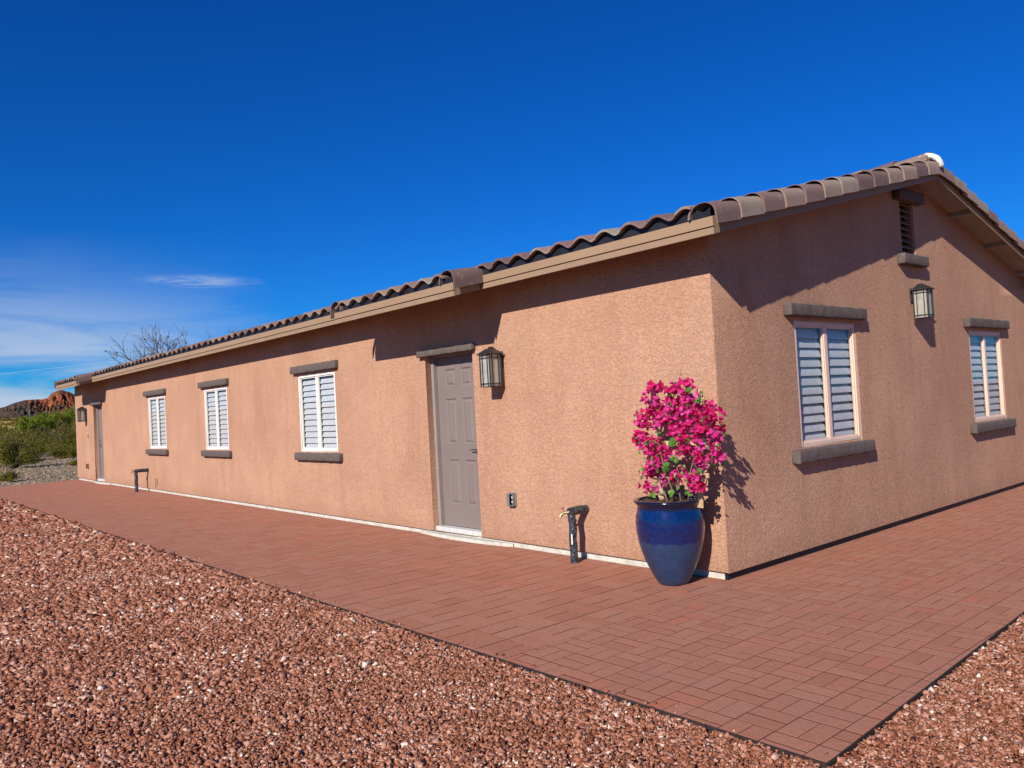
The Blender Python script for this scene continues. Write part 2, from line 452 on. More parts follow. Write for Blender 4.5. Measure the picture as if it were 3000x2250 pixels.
# windows ---------------------------------------------------------------
def make_window(T, a, b, z0, z1, fm, seed):
    rnd = random.Random(seed)
    f = MB()
    def bx(m, u0, u1, d0, d1, za, zb):
        p, q = T(u0, d0, za), T(u1, d1, zb); m.box(p[0], q[0], p[1], q[1], p[2], q[2])
    w = .038
    bx(f, a+.002, a+w, -.055, -.008, z0+.002, z1-.002); bx(f, b-w, b-.002, -.055, -.008, z0+.002, z1-.002)
    bx(f, a+w, b-w, -.055, -.008, z1-w, z1-.002); bx(f, a+w, b-w, -.055, -.008, z0+.002, z0+w)
    m = (a+b)/2
    bx(f, m-.028, m+.028, -.05, -.016, z0+w, z1-w)
    win = f.build('window', fm, house, bevel=.003)
    s = MB()   # sliding sash, set behind the outer frame
    for (p, q) in ((a+w, m-.028), (m+.028, b-w)):
        e = .016
        bx(s, p, p+e, -.045, -.022, z0+w, z1-w); bx(s, q-e, q, -.045, -.022, z0+w, z1-w)
        bx(s, p+e, q-e, -.045, -.022, z1-w-e, z1-w); bx(s, p+e, q-e, -.045, -.022, z0+w, z0+w+e)
    s.build('sash', fm, win)
    for (p, q) in ((a+w+.016, m-.044), (m+.044, b-w-.0032)):
        g = MB(); g.face([T(p, -.032, z0+w+.016), T(q, -.032, z0+w+.016), T(q, -.032, z1-w-.0032), T(p, -.032, z1-w-.0032)])
        g.build('pane', M['pane'], win)
        bl = MB(); n = 12; zt = z1-w-.01; zb = z0+w+.01; pit = (zt-zb)/n
        for i in range(n):
            zc = zb+pit*(i+.5)+rnd.uniform(-.003, .003)
            tilt = R(21+rnd.uniform(-4, 4)); half = pit*.73; th = .007
            ring = []
            K = 8
            for k in range(K):
                t = 2*math.pi*k/K; lx = half*math.cos(t); ly = th*math.sin(t)
                dd = -.078-(lx*math.sin(tilt))+ly*math.cos(tilt); z = zc+lx*math.cos(tilt)+ly*math.sin(tilt)
                ring.append((dd, z))
            v = [T(p-.02, d, z) for d, z in ring]+[T(q+.02, d, z) for d, z in ring]
            bl.add(v, [(k, (k+1) % K, (k+1) % K+K, k+K) for k in range(K)]+[tuple(range(K)), tuple(range(K, 2*K))])
        so = bl.build('shutter', M['shutter'], win, smooth=True, merge=True, auto=60)
    bk = MB(); bx(bk, a-.1, b+.1, -.17, -.16, z0-.1, z1+.1)
    bk.build('shutter_backing', M['dark'], win)
    return win

def rough_block(T, u0, u1, z0, z1, d, name, parent, seed, r=.012):
    """foam trim block: subdivided, softened and slightly uneven"""
    bm = bmesh.new()
    n = max(4, int((u1-u0)/.035))
    bmesh.ops.create_cube(bm, size=1)
    bmesh.ops.scale(bm, vec=(u1-u0, d, z1-z0), verts=bm.verts)
    bmesh.ops.bevel(bm, geom=list(bm.edges), offset=r, segments=2, affect='EDGES', profile=.5)
    for i in range(1, n):
        bmesh.ops.bisect_plane(bm, geom=bm.verts[:]+bm.edges[:]+bm.faces[:], plane_co=(-(u1-u0)/2+i*(u1-u0)/n, 0, 0), plane_no=(1, 0, 0))
    rnd = random.Random(seed)
    ph = [rnd.uniform(0, 6) for _ in range(6)]
    for v in bm.verts:
        x = v.co.x
        v.co.z += .0018*math.sin(x*23+ph[0])+.0012*math.sin(x*67+ph[1]+v.co.z*20)
        v.co.y += .0018*math.sin(x*43+ph[2]+v.co.z*40)
        v.co += Vector((rnd.uniform(-1, 1), rnd.uniform(-1, 1), rnd.uniform(-1, 1)))*.0012
    for v in bm.verts:
        u = v.co.x+(u0+u1)/2; z = v.co.z+(z0+z1)/2; dd = v.co.y+d/2-.006
        v.co = Vector(T(u, dd, z))
    bmesh.ops.recalc_face_normals(bm, faces=bm.faces)
    me = bpy.data.meshes.new(name); bm.to_mesh(me); bm.free()
    me.materials.append(M['trim']); me.polygons.foreach_set('use_smooth', [True]*len(me.polygons))
    try: me.set_sharp_from_angle(angle=R(55))
    except Exception: pass
    return link(bpy.data.objects.new(name, me), parent)

for i, (a, b) in enumerate(LW):
    w = make_window(T_long, a, b, WZ0, WZ1, M['white_frame'], i)
    rough_block(T_long, a-.11, b+.13, WZ1+.03, WZ1+.14, .075, 'lintel', w, i)
    rough_block(T_long, a-.09, b+.14, WZ0-.125, WZ0-.015, .075, 'sill', w, i+9)
for i, (a, b) in enumerate(GW):
    w = make_window(T_gab, a, b, WZ0, WZ1, M['tan_frame'], i+5)
    rough_block(T_gab, a-.17, b+.11, WZ1+.035, WZ1+.145, .085, 'lintel', w, i+20)
    rough_block(T_gab, a-.18, b+.10, WZ0-.13, WZ0-.015, .085, 'sill', w, i+29)

# doors -----------------------------------------------------------------
def make_door(a, b, flip):
    """six-panel door; frame at depth .08, slab at .13"""
    fr = MB(); w = .05
    zt = 2.09; zb = .105
    fr.box(a+.001, a+w, .075, .2, zb-.03, zt); fr.box(b-w, b-.001, .075, .2, zb-.03, zt); fr.box(a+w, b-w, .075, .2, zt-.035, zt)
    frame = fr.build('door_frame', M['jamb'], house, bevel=.003)
    st = MB(); st.box(a+w, b-w, .125, .2, zb, zt-.035)   # weatherstrip stop, dark gap
    st = MB(); st.box(a+.001, b-.001, .03, .2, .056, zb-.002)
    st.build('threshold', M['threshold'], frame, bevel=.006)
    x0, x1 = a+w+.004, b-w-.004; z0, z1 = zb+.006, zt-.04; y0 = .125
    W_ = x1-x0
    cols = [(x0+W_*.185, x0+W_*.43), (x0+W_*.57, x0+W_*.815)]
    rows = [(z0+.25, z0+.76), (z0+.94, z0+1.46), (z0+1.60, z0+1.80)]
    mb = MB()
    xs = sorted([x0, x1]+[c for q in cols for c in q]); zs = sorted([z0, z1]+[c for q in rows for c in q])
    for p, q in zip(xs, xs[1:]):
        for r, s in zip(zs, zs[1:]):
            pan = any(c[0] <= (p+q)/2 <= c[1] for c in cols) and any(c[0] <= (r+s)/2 <= c[1] for c in rows)
            if not pan: mb.face([(p, y0, r), (q, y0, r), (q, y0, s), (p, y0, s)]); continue
            prev = [(p, y0, r), (q, y0, r), (q, y0, s), (p, y0, s)]
            for ins, dy in ((.010, .011), (.022, .013), (.045, .003)):
                cur = [(p+ins, y0+dy, r+ins), (q-ins, y0+dy, r+ins), (q-ins, y0+dy, s-ins), (p+ins, y0+dy, s-ins)]
                for k in range(4): mb.face([prev[k], prev[(k+1) % 4], cur[(k+1) % 4], cur[k]])
                prev = cur
            mb.face(prev)
    yb = y0+.045
    mb.face([(x0, yb, z0), (x0, yb, z1), (x1, yb, z1), (x1, yb, z0)])
    mb.face([(x0, y0, z0), (x0, y0, z1), (x0, yb, z1), (x0, yb, z0)]); mb.face([(x1, y0, z0), (x1, yb, z0), (x1, yb, z1), (x1, y0, z1)])
    mb.face([(x0, y0, z1), (x1, y0, z1), (x1, yb, z1), (x0, yb, z1)]); mb.face([(x0, y0, z0), (x0, yb, z0), (x1, yb, z0), (x1, y0, z0)])
    d = mb.build('door', M['door'], house, merge=True)
    hx = x0+.065 if flip else x1-.065; sg = 1 if flip else -1; hz = .99
    h = MB(); h.tube([(hx, y0+.001, hz), (hx, y0-.008, hz)], .029, 20); h.tube([(hx, y0-.008, hz), (hx, y0-.05, hz)], .010, 12)
    h.tube([(hx-sg*.008, y0-.05, hz), (hx+sg*.05, y0-.052, hz+.002), (hx+sg*.11, y0-.048, hz-.004)], [.009, .008, .007], 10)
    h.build('handle', M['nickel'], d, smooth=True, auto=40)
    h = MB(); h.tube([(hx, y0+.001, hz+.14), (hx, y0-.014, hz+.14)], .028, 20); h.box(hx-.004, hx+.004, y0-.02, y0-.014, hz+.13, hz+.15)
    h.build('deadbolt', M['nickel'], d, smooth=True, auto=40)
    rough_block(T_long, a-.09, b+.07, 2.072, 2.142, .075, 'door_lintel', frame, int(a*10))
for a, b, fl in DOORS: make_door(a, b, fl)

# gable vent --------------------------------------------------------------
vb = MB()
va, vc, vz0, vz1 = VENT
vb.box(-.088, -.02, va+.001, va+.02, vz0, vz1); vb.box(-.088, -.02, vc-.02, vc-.001, vz0, vz1)
vent = vb.build('gable_vent', M['vent'], house)
lv = MB()
for i in range(9):
    z = vz0+.02+i*(vz1-vz0)/9
    lv.add([(-.085, va+.02, z+.055), (-.025, va+.02, z), (-.025, vc-.02, z), (-.085, vc-.02, z+.055),
            (-.085, va+.02, z+.063), (-.025, va+.02, z+.009), (-.025, vc-.02, z+.009), (-.085, vc-.02, z+.063)],
           [(0, 1, 2, 3), (4, 7, 6, 5), (1, 5, 6, 2), (0, 3, 7, 4), (0, 4, 5, 1), (3, 2, 6, 7)])
lv.build('louvre', M['vent'], vent)
bb = MB(); bb.box(-.1, -.092, va-.05, vc+.05, vz0-.05, vz1+.05); bb.build('vent_backing', M['dark'], vent)
rough_block(T_gab, va-.15, vc+.13, vz0-.115, vz0-.003, .095, 'sill', vent, 41)
rough_block(T_gab, va-.17, vc+.12, vz1-.02, vz1+.10, .095, 'lintel', vent, 42)

# ------------------------------------------------------------------ roof
XE = -L-.30                       # far rake
deck = .043
rb = MB()                         # soffit / deck slab, both slopes
def slab(m, x0, x1, y0, y1, t0=0.0, t1=deck):
    za, zb = sof(y0), sof(y1)
    vs = [(x0, y0, za+t0), (x1, y0, za+t0), (x1, y1, zb+t0), (x0, y1, zb+t0), (x0, y0, za+t1), (x1, y0, za+t1), (x1, y1, zb+t1), (x0, y1, zb+t1)]
    m.add(vs, [(0, 3, 2, 1), (4, 5, 6, 7), (0, 1, 5, 4), (1, 2, 6, 5), (2, 3, 7, 6), (3, 0, 4, 7)])
slab(rb, XE+.02, OX-.02, -OY+.02, YR); slab(rb, XE+.02, OX-.02, YR, DEP+OY-.02)
for a, b in JOGS: slab(rb, a+.02, b-.02, -OY2+.02, -OY+.02)
roof = rb.build('roof', M['soffit'], house)

# lookouts under the rake soffit
lk = []
for x0, x1 in ((.004, OX-.022), (XE+.022, -L-.004)):
    for y in (-.05, .92, 1.65, 2.75, 3.80, 4.93, 6.05, 7.15):
        mb = MB(); za, zb = sof(y)-.055, sof(y+.045)-.055
        mb.add([(x0, y, za), (x1, y, za), (x1, y+.045, zb), (x0, y+.045, zb), (x0, y, sof(y)-.001), (x1, y, sof(y)-.001), (x1, y+.045, sof(y+.045)-.001), (x0, y+.045, sof(y+.045)-.001)],
               [(0, 3, 2, 1), (4, 5, 6, 7), (0, 1, 5, 4), (1, 2, 6, 5), (2, 3, 7, 6), (3, 0, 4, 7)])
        mb.build('lookout', M['soffit'], roof)

# eave fascia: lower board plus a proud metal drip edge above a dark seam
def eave_fascia(x0, x1, yo, sgn=-1):
    zs = sof(-yo) if sgn < 0 else sof(DEP+yo)
    Y = (lambda d: -d) if sgn < 0 else (lambda d: DEP+d)
    m = MB(); m.box(x0, x1, Y(yo-.02), Y(yo-.001), zs-.087, zs-.038); m.build('fascia', M['fascia'], roof)
    m = MB(); m.box(x0, x1, Y(yo-.02), Y(yo+.006), zs-.030, zs+deck); m.build('drip_edge', M['fascia_up'], roof, bevel=.002)
    m = MB(); m.box(x0, x1, Y(yo-.02), Y(yo-.012), zs-.038, zs-.030); m.build('fascia_seam', M['dark'], roof)
segs = []
xs = [OX]+[v for j in JOGS for v in (j[1], j[0])]+[XE]
for k in range(0, len(xs), 2): eave_fascia(xs[k+1], xs[k]-(.001 if k else 0), OY)
for a, b in JOGS: eave_fascia(a, b, OY2)
eave_fascia(XE, OX, OY, 1)
def rake_board(xa, xb, y0, y1):
    m = MB(); za, zb = sof(y0), sof(y1)
    m.add([(xa, y0, za-.087), (xb, y0, za-.087), (xb, y1, zb-.087), (xa, y1, zb-.087), (xa, y0, za+deck), (xb, y0, za+deck), (xb, y1, zb+deck), (xa, y1, zb+deck)],
          [(0, 3, 2, 1), (4, 5, 6, 7), (0, 1, 5, 4), (1, 2, 6, 5), (2, 3, 7, 6), (3, 0, 4, 7)])
    m.build('rake_board', M['fascia'], roof)
for x in (OX, XE+.02):
    rake_board(x-.02, x-.0005, -OY+.021, YR-.0005); rake_board(x-.02, x-.0005, YR+.0005, DEP+OY-.021)
for a, b in JOGS:
    rake_board(b-.02, b-.0005, -OY2+.021, -OY-.007); rake_board(a+.0005, a+.02, -OY2+.021, -OY-.007)

# S tiles ------------------------------------------------------------------
PER = .274; AMP = .034; CL = .36; THK = .020
def s_prof(x):
    t = (x/PER) % 1.0           # round crest, narrower trough
    if t < .62: return AMP*math.sin(math.pi*t/.62)*1.0+.012
    return -AMP*.75*math.sin(math.pi*(t-.62)/.38)+.012
def s_field(x0, x1, yfront, yback, name, front=True):
    """corrugated courses; every tile column of every course gets its own tone"""
    m = MB(); run = yback-yfront; nc = max(1, math.ceil(abs(run)/(CL*.97)))
    sg = 1 if run > 0 else -1
    k0 = math.floor(x0/PER); k1 = math.ceil(x1/PER)
    NS = 12
    off = deck+.054
    for c in range(nc):
        ya = yfront+sg*c*CL*.97; yb = ya+sg*CL*1.02
        if sg*(yb-yback) > 0: yb = yback
        ZA = sof(min(max(ya, -9), 99)); ZB = sof(yb)
        for k in range(k0, k1):
            tone = rng.random()
            jz = rng.uniform(-.003, .003); jy = rng.uniform(-.008, .008)
            xs_ = [min(max((k+i/NS)*PER, x0), x1) for i in range(NS+1)]
            xs_ = [x for i, x in enumerate(xs_) if i == 0 or x-xs_[i-1] > 1e-6]
            if len(xs_) < 2: continue
            top0 = [(x, ya+sg*0+jy, ZA+off+s_prof(x)+.022+jz) for x in xs_]
            top1 = [(x, yb, ZB+off+s_prof(x)+jz) for x in xs_]
            bot0 = [(x, y, z-THK) for x, y, z in top0]
            n = len(xs_)
            vs = top0+top1+bot0+[(x, y, z-THK) for x, y, z in top1]
            fs = []
            for i in range(n-1):
                fs += [(i, i+1, n+i+1, n+i), (2*n+i, i+0, 0+i, 2*n+i)][:1]
                fs += [(2*n+i, 2*n+i+1, i+1, i), (3*n+i, 3*n+i+1, 2*n+i+1, 2*n+i)]
            fs += [(0, n, 3*n, 2*n), (n-1, 2*n+n-1, 3*n+n-1, n+n-1)]
            m.add(vs, fs, tone)
    return m
tiles = s_field(XE+.16, OX-.16, -OY-.045, YR, 'f')
for a, b in JOGS:
    t2 = s_field(a+.10, b-.12, -OY2-.045, -OY-.02, 'f'); tiles.add(t2.v, []); base = len(tiles.v)-len(t2.v)
    for f_, t_ in zip(t2.f, t2.t): tiles.f.append(tuple(base+i for i in f_)); tiles.t.append(t_)
t3 = s_field(XE+.16, OX-.16, DEP+OY+.045, YR, 'b'); base = len(tiles.v); tiles.v += t3.v
for f_, t_ in zip(t3.f, t3.t): tiles.f.append(tuple(base+i for i in f_)); tiles.t.append(t_)
to = tiles.build('roof_tiles', M['tile'], roof, tone=True, smooth=True, auto=35)
# black bird stops filling the gap between drip edge and tile crests
def birdstop(x0, x1, yo, sgn=-1):
    m = MB(); zs = sof(-yo)+deck-.004
    Y0 = -(yo-.004) if sgn < 0 else DEP+yo-.004; Y1 = Y0-sgn*.01
    n = int((x1-x0)/.022)
    for i in range(n):
        a = x0+(x1-x0)*i/n; b = x0+(x1-x0)*(i+1)/n
        za = sof(-yo)+deck+.054+s_prof(a)+.004; zb = sof(-yo)+deck+.054+s_prof(b)+.004
        m.face([(a, Y0, zs), (b, Y0, zs), (b, Y0, zb), (a, Y0, za)])
    m.build('bird_stop', M['birdstop'], roof)
for k in range(0, len(xs), 2): birdstop(xs[k+1]+.02, xs[k]-.02, OY)
for a, b in JOGS: birdstop(a+.02, b-.02, OY2)

# barrel rake tiles ----------------------------------------------------------
def barrel_prof(w, h, leg):
    """section from the inner foot over the crest to the outer foot, (across, up)"""
    pts = []
    for i in range(13):
        t = math.pi*i/12
        pts.append((-w/2*math.cos(t), h*math.sin(t)**.85))
    return [(p[0], p[1]) for p in pts[:-1]]+[(w/2, 0.0), (w/2+.004, -leg)]
def rake_tiles(m, xc, ya, yb, out, expo=.335, w=.245, h=.100, leg=.070, mort=False):
    """tiles climbing from ya (low) to yb (ridge); out = +1 if the open edge faces +x"""
    sg = 1 if yb > ya else -1
    sl = abs(yb-ya)*math.sqrt(1+S*S); n = max(1, round(sl/expo)); st = (yb-ya)/n
    for k in range(n):
        y0 = ya+k*st-sg*.012; y1 = ya+(k+1)*st+sg*.045*(1 if n > 1 else .5)
        tone = rng.random(); yaw = rng.uniform(-.006, .006)
        dz = rng.uniform(-.004, .004)
        prof = barrel_prof(w, h, leg); N = len(prof)
        vs = []
        for (yy, sc, lift) in ((y0, 1.05, .020), (y1, .93, .0)):
            z = sof(yy)+deck-.006+lift+dz
            if yy > YR and sg > 0: z = sof(YR)+S*(yy-YR)*.3+deck-.006+lift
            for (p, q) in prof: vs.append((xc+out*(p*sc+yaw), yy, z+q*sc))
        for (yy, sc, lift) in ((y0, 1.05, .020), (y1, .93, .0)):
            z = sof(yy)+deck-.006+lift+dz
            for (p, q) in prof: vs.append((xc+out*(p*sc*.87+yaw), yy, z+(q-.0032)*sc if q > 0 else z+q*sc))
        fs = []
        for i in range(N-1):
            fs += [(i, i+1, N+i+1, N+i), (2*N+i, 3*N+i, 3*N+i+1, 2*N+i+1), (i, 2*N+i, 2*N+i+1, i+1), (N+i, N+i+1, 3*N+i+1, 3*N+i)]
        fs += [(0, N, 3*N, 2*N), (N-1, 3*N-1, 4*N-1, 2*N-1)]
        m.add(vs, fs, tone)
def rake_run(*a, **k):
    rk = MB(); rake_tiles(rk, *a, **k); rk.build('rake_tiles', M['tile'], roof, tone=True, smooth=True, auto=40)
rake_run(OX-.075, -OY-.02, YR, 1); rake_run(OX-.075, DEP+OY+.02, YR, 1)
rake_run(XE+.075, -OY-.02, YR, -1); rake_run(XE+.075, DEP+OY+.02, YR, -1)
for a, b in JOGS:
    rake_run(b-.075, -OY2-.02, -OY+.12, 1, expo=.45, h=.115); rake_run(a+.075, -OY2-.02, -OY+.12, -1, expo=.45, h=.115)
# ridge caps along the house
rc = MB(); x = OX-.05; zr = sof(YR)+deck+.055
while x > XE+.05:
    x1 = x-.40; tone = rng.random(); prof = barrel_prof(.25, .105, .02); N = len(prof); vs = []
    pr2 = [(-p, q) for p, q in prof]
    for (xx, sc, li) in ((x, 1.04, .018), (x1-.03, .94, 0)):
        for p, q in prof: vs.append((xx, YR+p*sc, zr+li+q*sc-(0 if q >= 0 else 0)))
    rc.add(vs, [(i, i+1, N+i+1, N+i) for i in range(N-1)]+[tuple(range(N))], tone)
    x -= .36
rc.build('ridge_tiles', M['tile'], roof, tone=True, smooth=True, auto=40)
# white mortar dab at the gable peak
bm = bmesh.new()
NU, NV = 22, 8
grid = []
rr = random.Random(5)
for i in range(NU+1):
    t = math.pi*(-.02+1.04*i/NU)
    wid = (.045+.045*max(0, math.sin(t))**.7)*(1+.18*math.sin(i*1.7)+rr.uniform(-.06, .06))
    row = []
    for j in range(NV+1):
        q = j/NV*2-1
        rad = 1.0-.10*q*q+rr.uniform(-.008, .008)
        row.append(bm.verts.new((OX-.075-.148*rad*math.cos(t), YR-.015+q*wid+.008*math.sin(i*.9), sof(YR)+deck+.0+.165*rad*math.sin(t))))
    for q in (.6, -.6):
        row.append(bm.verts.new((OX-.075-.105*math.cos(t), YR-.015+q*wid, sof(YR)+deck-.01+.11*math.sin(t))))
    grid.append(row)
NR = len(grid[0])
for i in range(NU):
    for j in range(NR): bm.faces.new((grid[i][j], grid[i][(j+1) % NR], grid[i+1][(j+1) % NR], grid[i+1][j]))
bm.faces.new(grid[0]); bm.faces.new(grid[-1][::-1])
bmesh.ops.recalc_face_normals(bm, faces=bm.faces)
me = bpy.data.meshes.new('ridge_mortar'); bm.to_mesh(me); bm.free(); me.materials.append(M['mortar'])
me.polygons.foreach_set('use_smooth', [True]*len(me.polygons))
link(bpy.data.objects.new('ridge_mortar', me), roof)

# ------------------------------------------------------------------ lanterns
def make_lantern():
    """local: wall plane y=0, lamp hangs at y=-.125, z=0 is the bottom of the cage"""
    root = empty('wall_lantern', (0, 0, 0), 'x', 'wall lamp', 'black lanterns fixed to the stucco walls')
    c = (0, -.125); h = .335; s = .077
    f = MB()
    def bar(x0, x1, y0, y1, z0, z1): f.box(c[0]+x0, c[0]+x1, c[1]+y0, c[1]+y1, z0, z1)
    t = .0052
    for sx in (-1, 1):
        for sy in (-1, 1): bar(sx*s-t, sx*s+t, sy*s-t, sy*s+t, 0, h)
        for e in (-.040, .040):
            bar(sx*s-.004, sx*s+.004, e-.004, e+.004, .004, h); bar(e-.004, e+.004, sx*s-.004, sx*s+.004, .004, h)
        for z in (.004, .036, h-.036):
            bar(sx*s-.0055, sx*s+.0055, -s, s, z-.004, z+.004); bar(-s, s, sx*s-.0055, sx*s+.0055, z-.0042, z+.0042)
    f.box(c[0]-s+.01, c[0]+s-.01, c[1]-s+.01, c[1]+s-.01, .001, .005)
    f.build('cage', M['black_metal'], root)
    rf = MB(); r0, r1 = .103, .028; z0, z1 = h, h+.062
    q = lambda r, z: [(c[0]-r, c[1]-r, z), (c[0]+r, c[1]-r, z), (c[0]+r, c[1]+r, z), (c[0]-r, c[1]+r, z)]
    A, B, C_ = q(r0, z0), q(r0, z0+.005), q(r1, z1)
    vs = A+B+C_; fs = [(0, 3, 2, 1)]
    for k in range(4): fs += [(k, (k+1) % 4, (k+1) % 4+4, k+4), (k+4, (k+1) % 4+4, (k+1) % 4+8, k+8)]
    fs += [(8, 9, 10, 11)]; rf.add(vs, fs)
    rf.box(c[0]-.013, c[0]+.013, c[1]-.013, c[1]+.013, z1, z1+.016)
    rf.build('lantern_roof', M['black_metal'], root)
    b = MB(); b.box(-.055, .055, -.016, 0.0, h-.13, h+.03)
    b.tube([(0, -.012, h+.005), (0, -.05, h+.048), (0, -.085, h+.072), (0, -.125, h+.070)], .009, 8)
    b.build('bracket', M['black_metal'], root, bevel=.002)
    for (x0, y0, x1, y1) in ((-s, -s, s, -s), (s, -s, s, s), (s, s, -s, s), (-s, s, -s, -s)):
        g = MB(); e = .92
        g.face([(c[0]+x0*e, c[1]+y0*e, .008), (c[0]+x1*e, c[1]+y1*e, .008), (c[0]+x1*e, c[1]+y1*e, h-.004), (c[0]+x0*e, c[1]+y0*e, h-.004)])
        g.build('glass_panel', M['lantern_glass'], root)
    k = MB(); k.tube([(c[0], c[1], h-.002), (c[0], c[1], h-.085)], .014, 12); so = k.build('socket', M['socket'], root, smooth=True, auto=40)
    k = MB(); k.lathe([(.012, h-.085), (.020, h-.11), (.026, h-.135), (.022, h-.16), (.008, h-.175)], (c[0], c[1], 0), 16)
    k.build('bulb', M['bulb'], root, smooth=True)
    return root
def copy_tree(o, parent=None):
    c = o.copy(); COL.objects.link(c); c.parent = parent
    for ch in list(o.children): copy_tree(ch, c)
    return c
def relabel(o, label, group=None):
    o['label'] = label
    if group: o['group'] = group
lan = make_lantern(); lan.location = (-2.63, 0, 1.655); lan.scale = (1, 1, 1)
lan['label'] = 'black caged lantern on the sunlit stucco just right of the nearer grey door'
l2 = copy_tree(lan); l2.location = (0, 3.72, 2.155); l2.rotation_euler = (0, 0, R(90)); l2.scale = (.92, .92, .92)
relabel(l2, 'black caged lantern high on the gable wall under the louvred vent')
l3 = copy_tree(lan); l3.location = (-20.62, 0, 1.66); l3.scale = (1.0, 1.0, 1.0)
relabel(l3, 'small-looking black lantern left of the farthest door at the end of the long wall')

# ------------------------------------------------------------------ outlets
def outlet(x, z, mat, name, label, w=.105, h=.135, d=.05):
    root = empty(name, (x, 0, z), label, 'outlet box')
    b = MB(); b.box(-w/2, w/2, -.016, 0.0, -h/2, h/2); b.build('backplate', mat, root, bevel=.004)
    b = MB()   # hinged in-use cover: frame of four sides with a bowed lid
    t = .006
    b.box(-w/2+.006, -w/2+.006+t, -d, -.016, -h/2+.006, h/2-.006); b.box(w/2-.012, w/2-.006, -d, -.016, -h/2+.006, h/2-.006)
    b.box(-w/2+.012, w/2-.012, -d, -.016, h/2-.012, h/2-.006); b.box(-w/2+.012, w/2-.012, -d, -.016, -h/2+.006, -h/2+.012)
    b.box(-w/2+.006, -w/2+.05, -d-.006, -d, -h/2+.006, h/2-.006)
    b.build('cover', mat, root, bevel=.002)
    b = MB(); b.box(-w/2+.016, w/2-.016, -.022, -.0165, -h/2+.016, h/2-.0032); b.build('socket_face', M['dark'], root)
    for dz in (.024, -.024):
        b = MB(); b.tube([(.012, -.022, dz), (.012, -.027, dz)], .012, 12); b.build('socket', M['label_white'], root)
    return root
outlet(-2.53, .495, M['cover_grey'], 'power_outlet', 'grey weatherproof outlet box with open cover low on the wall right of the nearer door')
outlet(-20.6, .425, M['box_brown'], 'power_outlet', 'brown outlet box low on the wall left of the farthest door', .13, .14)
bp_ = MB(); bp_.box(-20.51, -20.47, -.018, 0, 1.20, 1.29); bp_.box(-20.54, -20.50, -.022, -.004, 1.24, 1.27)
db = bp_.build('doorbell', M['box_brown'], None, bevel=.003)
tag(db, 'tiny brown doorbell bracket on the stucco between the far lantern and the outlet box', 'doorbell')

# ------------------------------------------------------------------ spigots
def spigot(x, y, label, sticker=True):
    root = empty('standpipe', (x, y, 0), label, 'water tap', 'wrapped standpipes along the long wall')
    m = MB(); r = .036; pts = []; rad = []
    for i in range(11):
        z = -.02+.46*i/10; pts.append((.004*math.sin(i*1.1), .003*math.cos(i*1.7), z)); rad.append(r*(1+.05*math.sin(i*2.1)))
    m.tube(pts, rad, 14)
    m.tube([(0, -.03, .462), (0, .02, .465), (0, .10, .467), (0, abs(y)-.0, .462)], [.038, .039, .040, .040], 14)
    m.build('pipe_wrap', M['wrap'], root, smooth=True, auto=50)
    t = MB(); t.tube([(-.0, -.028, .462), (-.035, -.05, .455), (-.055, -.06, .452)], [.014, .012, .012], 10)
    t.tube([(-.055, -.06, .452), (-.066, -.068, .438), (-.073, -.074, .424)], [.012, .014, .017], 10)
    t.build('brass_tap', M['brass'], root, smooth=True, auto=40)
    t = MB(); t.tube([(-.045, -.055, .46), (-.052, -.06, .492)], .004, 8)
    t.tube([(-.052, -.078, .497), (-.052, -.042, .500)], [.006, .006], 8); t.tube([(-.071, -.06, .497), (-.033, -.06, .500)], [.006, .006], 8)
    t.build('tap_handle', M['box_brown'], root, smooth=True, auto=40)
    if sticker:
        t = MB(); t.box(.012, .026, -.0385, -.030, .17, .265); t.build('sticker', M['label_white'], root, bevel=.003)
    return root
spigot(-1.50, -.19, 'dark foil-wrapped standpipe with brass tap between the outlet box and the blue pot')
spigot(-15.05, -.26, 'distant dark wrapped standpipe near the farthest window', False)
wh = MB(); wh.tube([(-14.52, -.012, .10), (-14.52, -.02, .27), (-14.50, -.02, .29), (-14.40, -.02, .285), (-14.385, -.02, .265), (-14.385, -.012, .16)], .006, 6)
o = wh.build('wire_staple', M['box_brown'], None, smooth=True); tag(o, 'thin brown bent wire against the wall beside the distant standpipe', 'bent wire')

# ------------------------------------------------------------------ pot, trellis, bougainvillea
PX, PY = -.30, -.300
pot = empty('flower_pot', (PX, PY, 0), 'tall glazed cobalt blue pot standing at the house corner', 'flower pot')
prof = [(.0, .0), (.106, .0), (.118, .012), (.140, .045), (.178, .12), (.210, .19), (.236, .27), (.256, .35), (.266, .42), (.268, .48),
        (.262, .535), (.251, .578), (.247, .603), (.252, .620), (.268, .636), (.274, .648), (.270, .658), (.255, .661), (.243, .656), (.235, .645), (.232, .60), (.238, .56)]
m = MB(); m.lathe(prof, n=72); m.build('pot_body', M['pot'], pot, smooth=True)
m = MB(); n = 26; vs = []
for i in range(n+1):
    for j in range(n+1):
        x, y = (i/n-.5)*.47, (j/n-.5)*.47
        r = math.hypot(x, y)
        if r > .234: x, y = x*.234/r, y*.234/r
        vs.append((x, y, .635+random.uniform(-.008, .012)))
m.add(vs, [(i*(n+1)+j, (i+1)*(n+1)+j, (i+1)*(n+1)+j+1, i*(n+1)+j+1) for i in range(n) for j in range(n)])
mc = m
for i in range(160):
    a = random.uniform(0, 6.3); r = .225*math.sqrt(random.random()); x, y = r*math.cos(a), r*math.sin(a)
    l = random.uniform(.01, .028); t = random.uniform(0, 6.3); z = .645+random.uniform(0, .01)
    dx, dy = l*math.cos(t), l*math.sin(t)
    mc.face([(x, y, z), (x+dx, y+dy, z+random.uniform(-.004, .01)), (x+dx-dy*.3, y+dy+dx*.3, z+random.uniform(0, .01)), (x-dy*.3, y+dx*.3, z+.003)])
mc.build('potting_soil', M['soil'], pot)

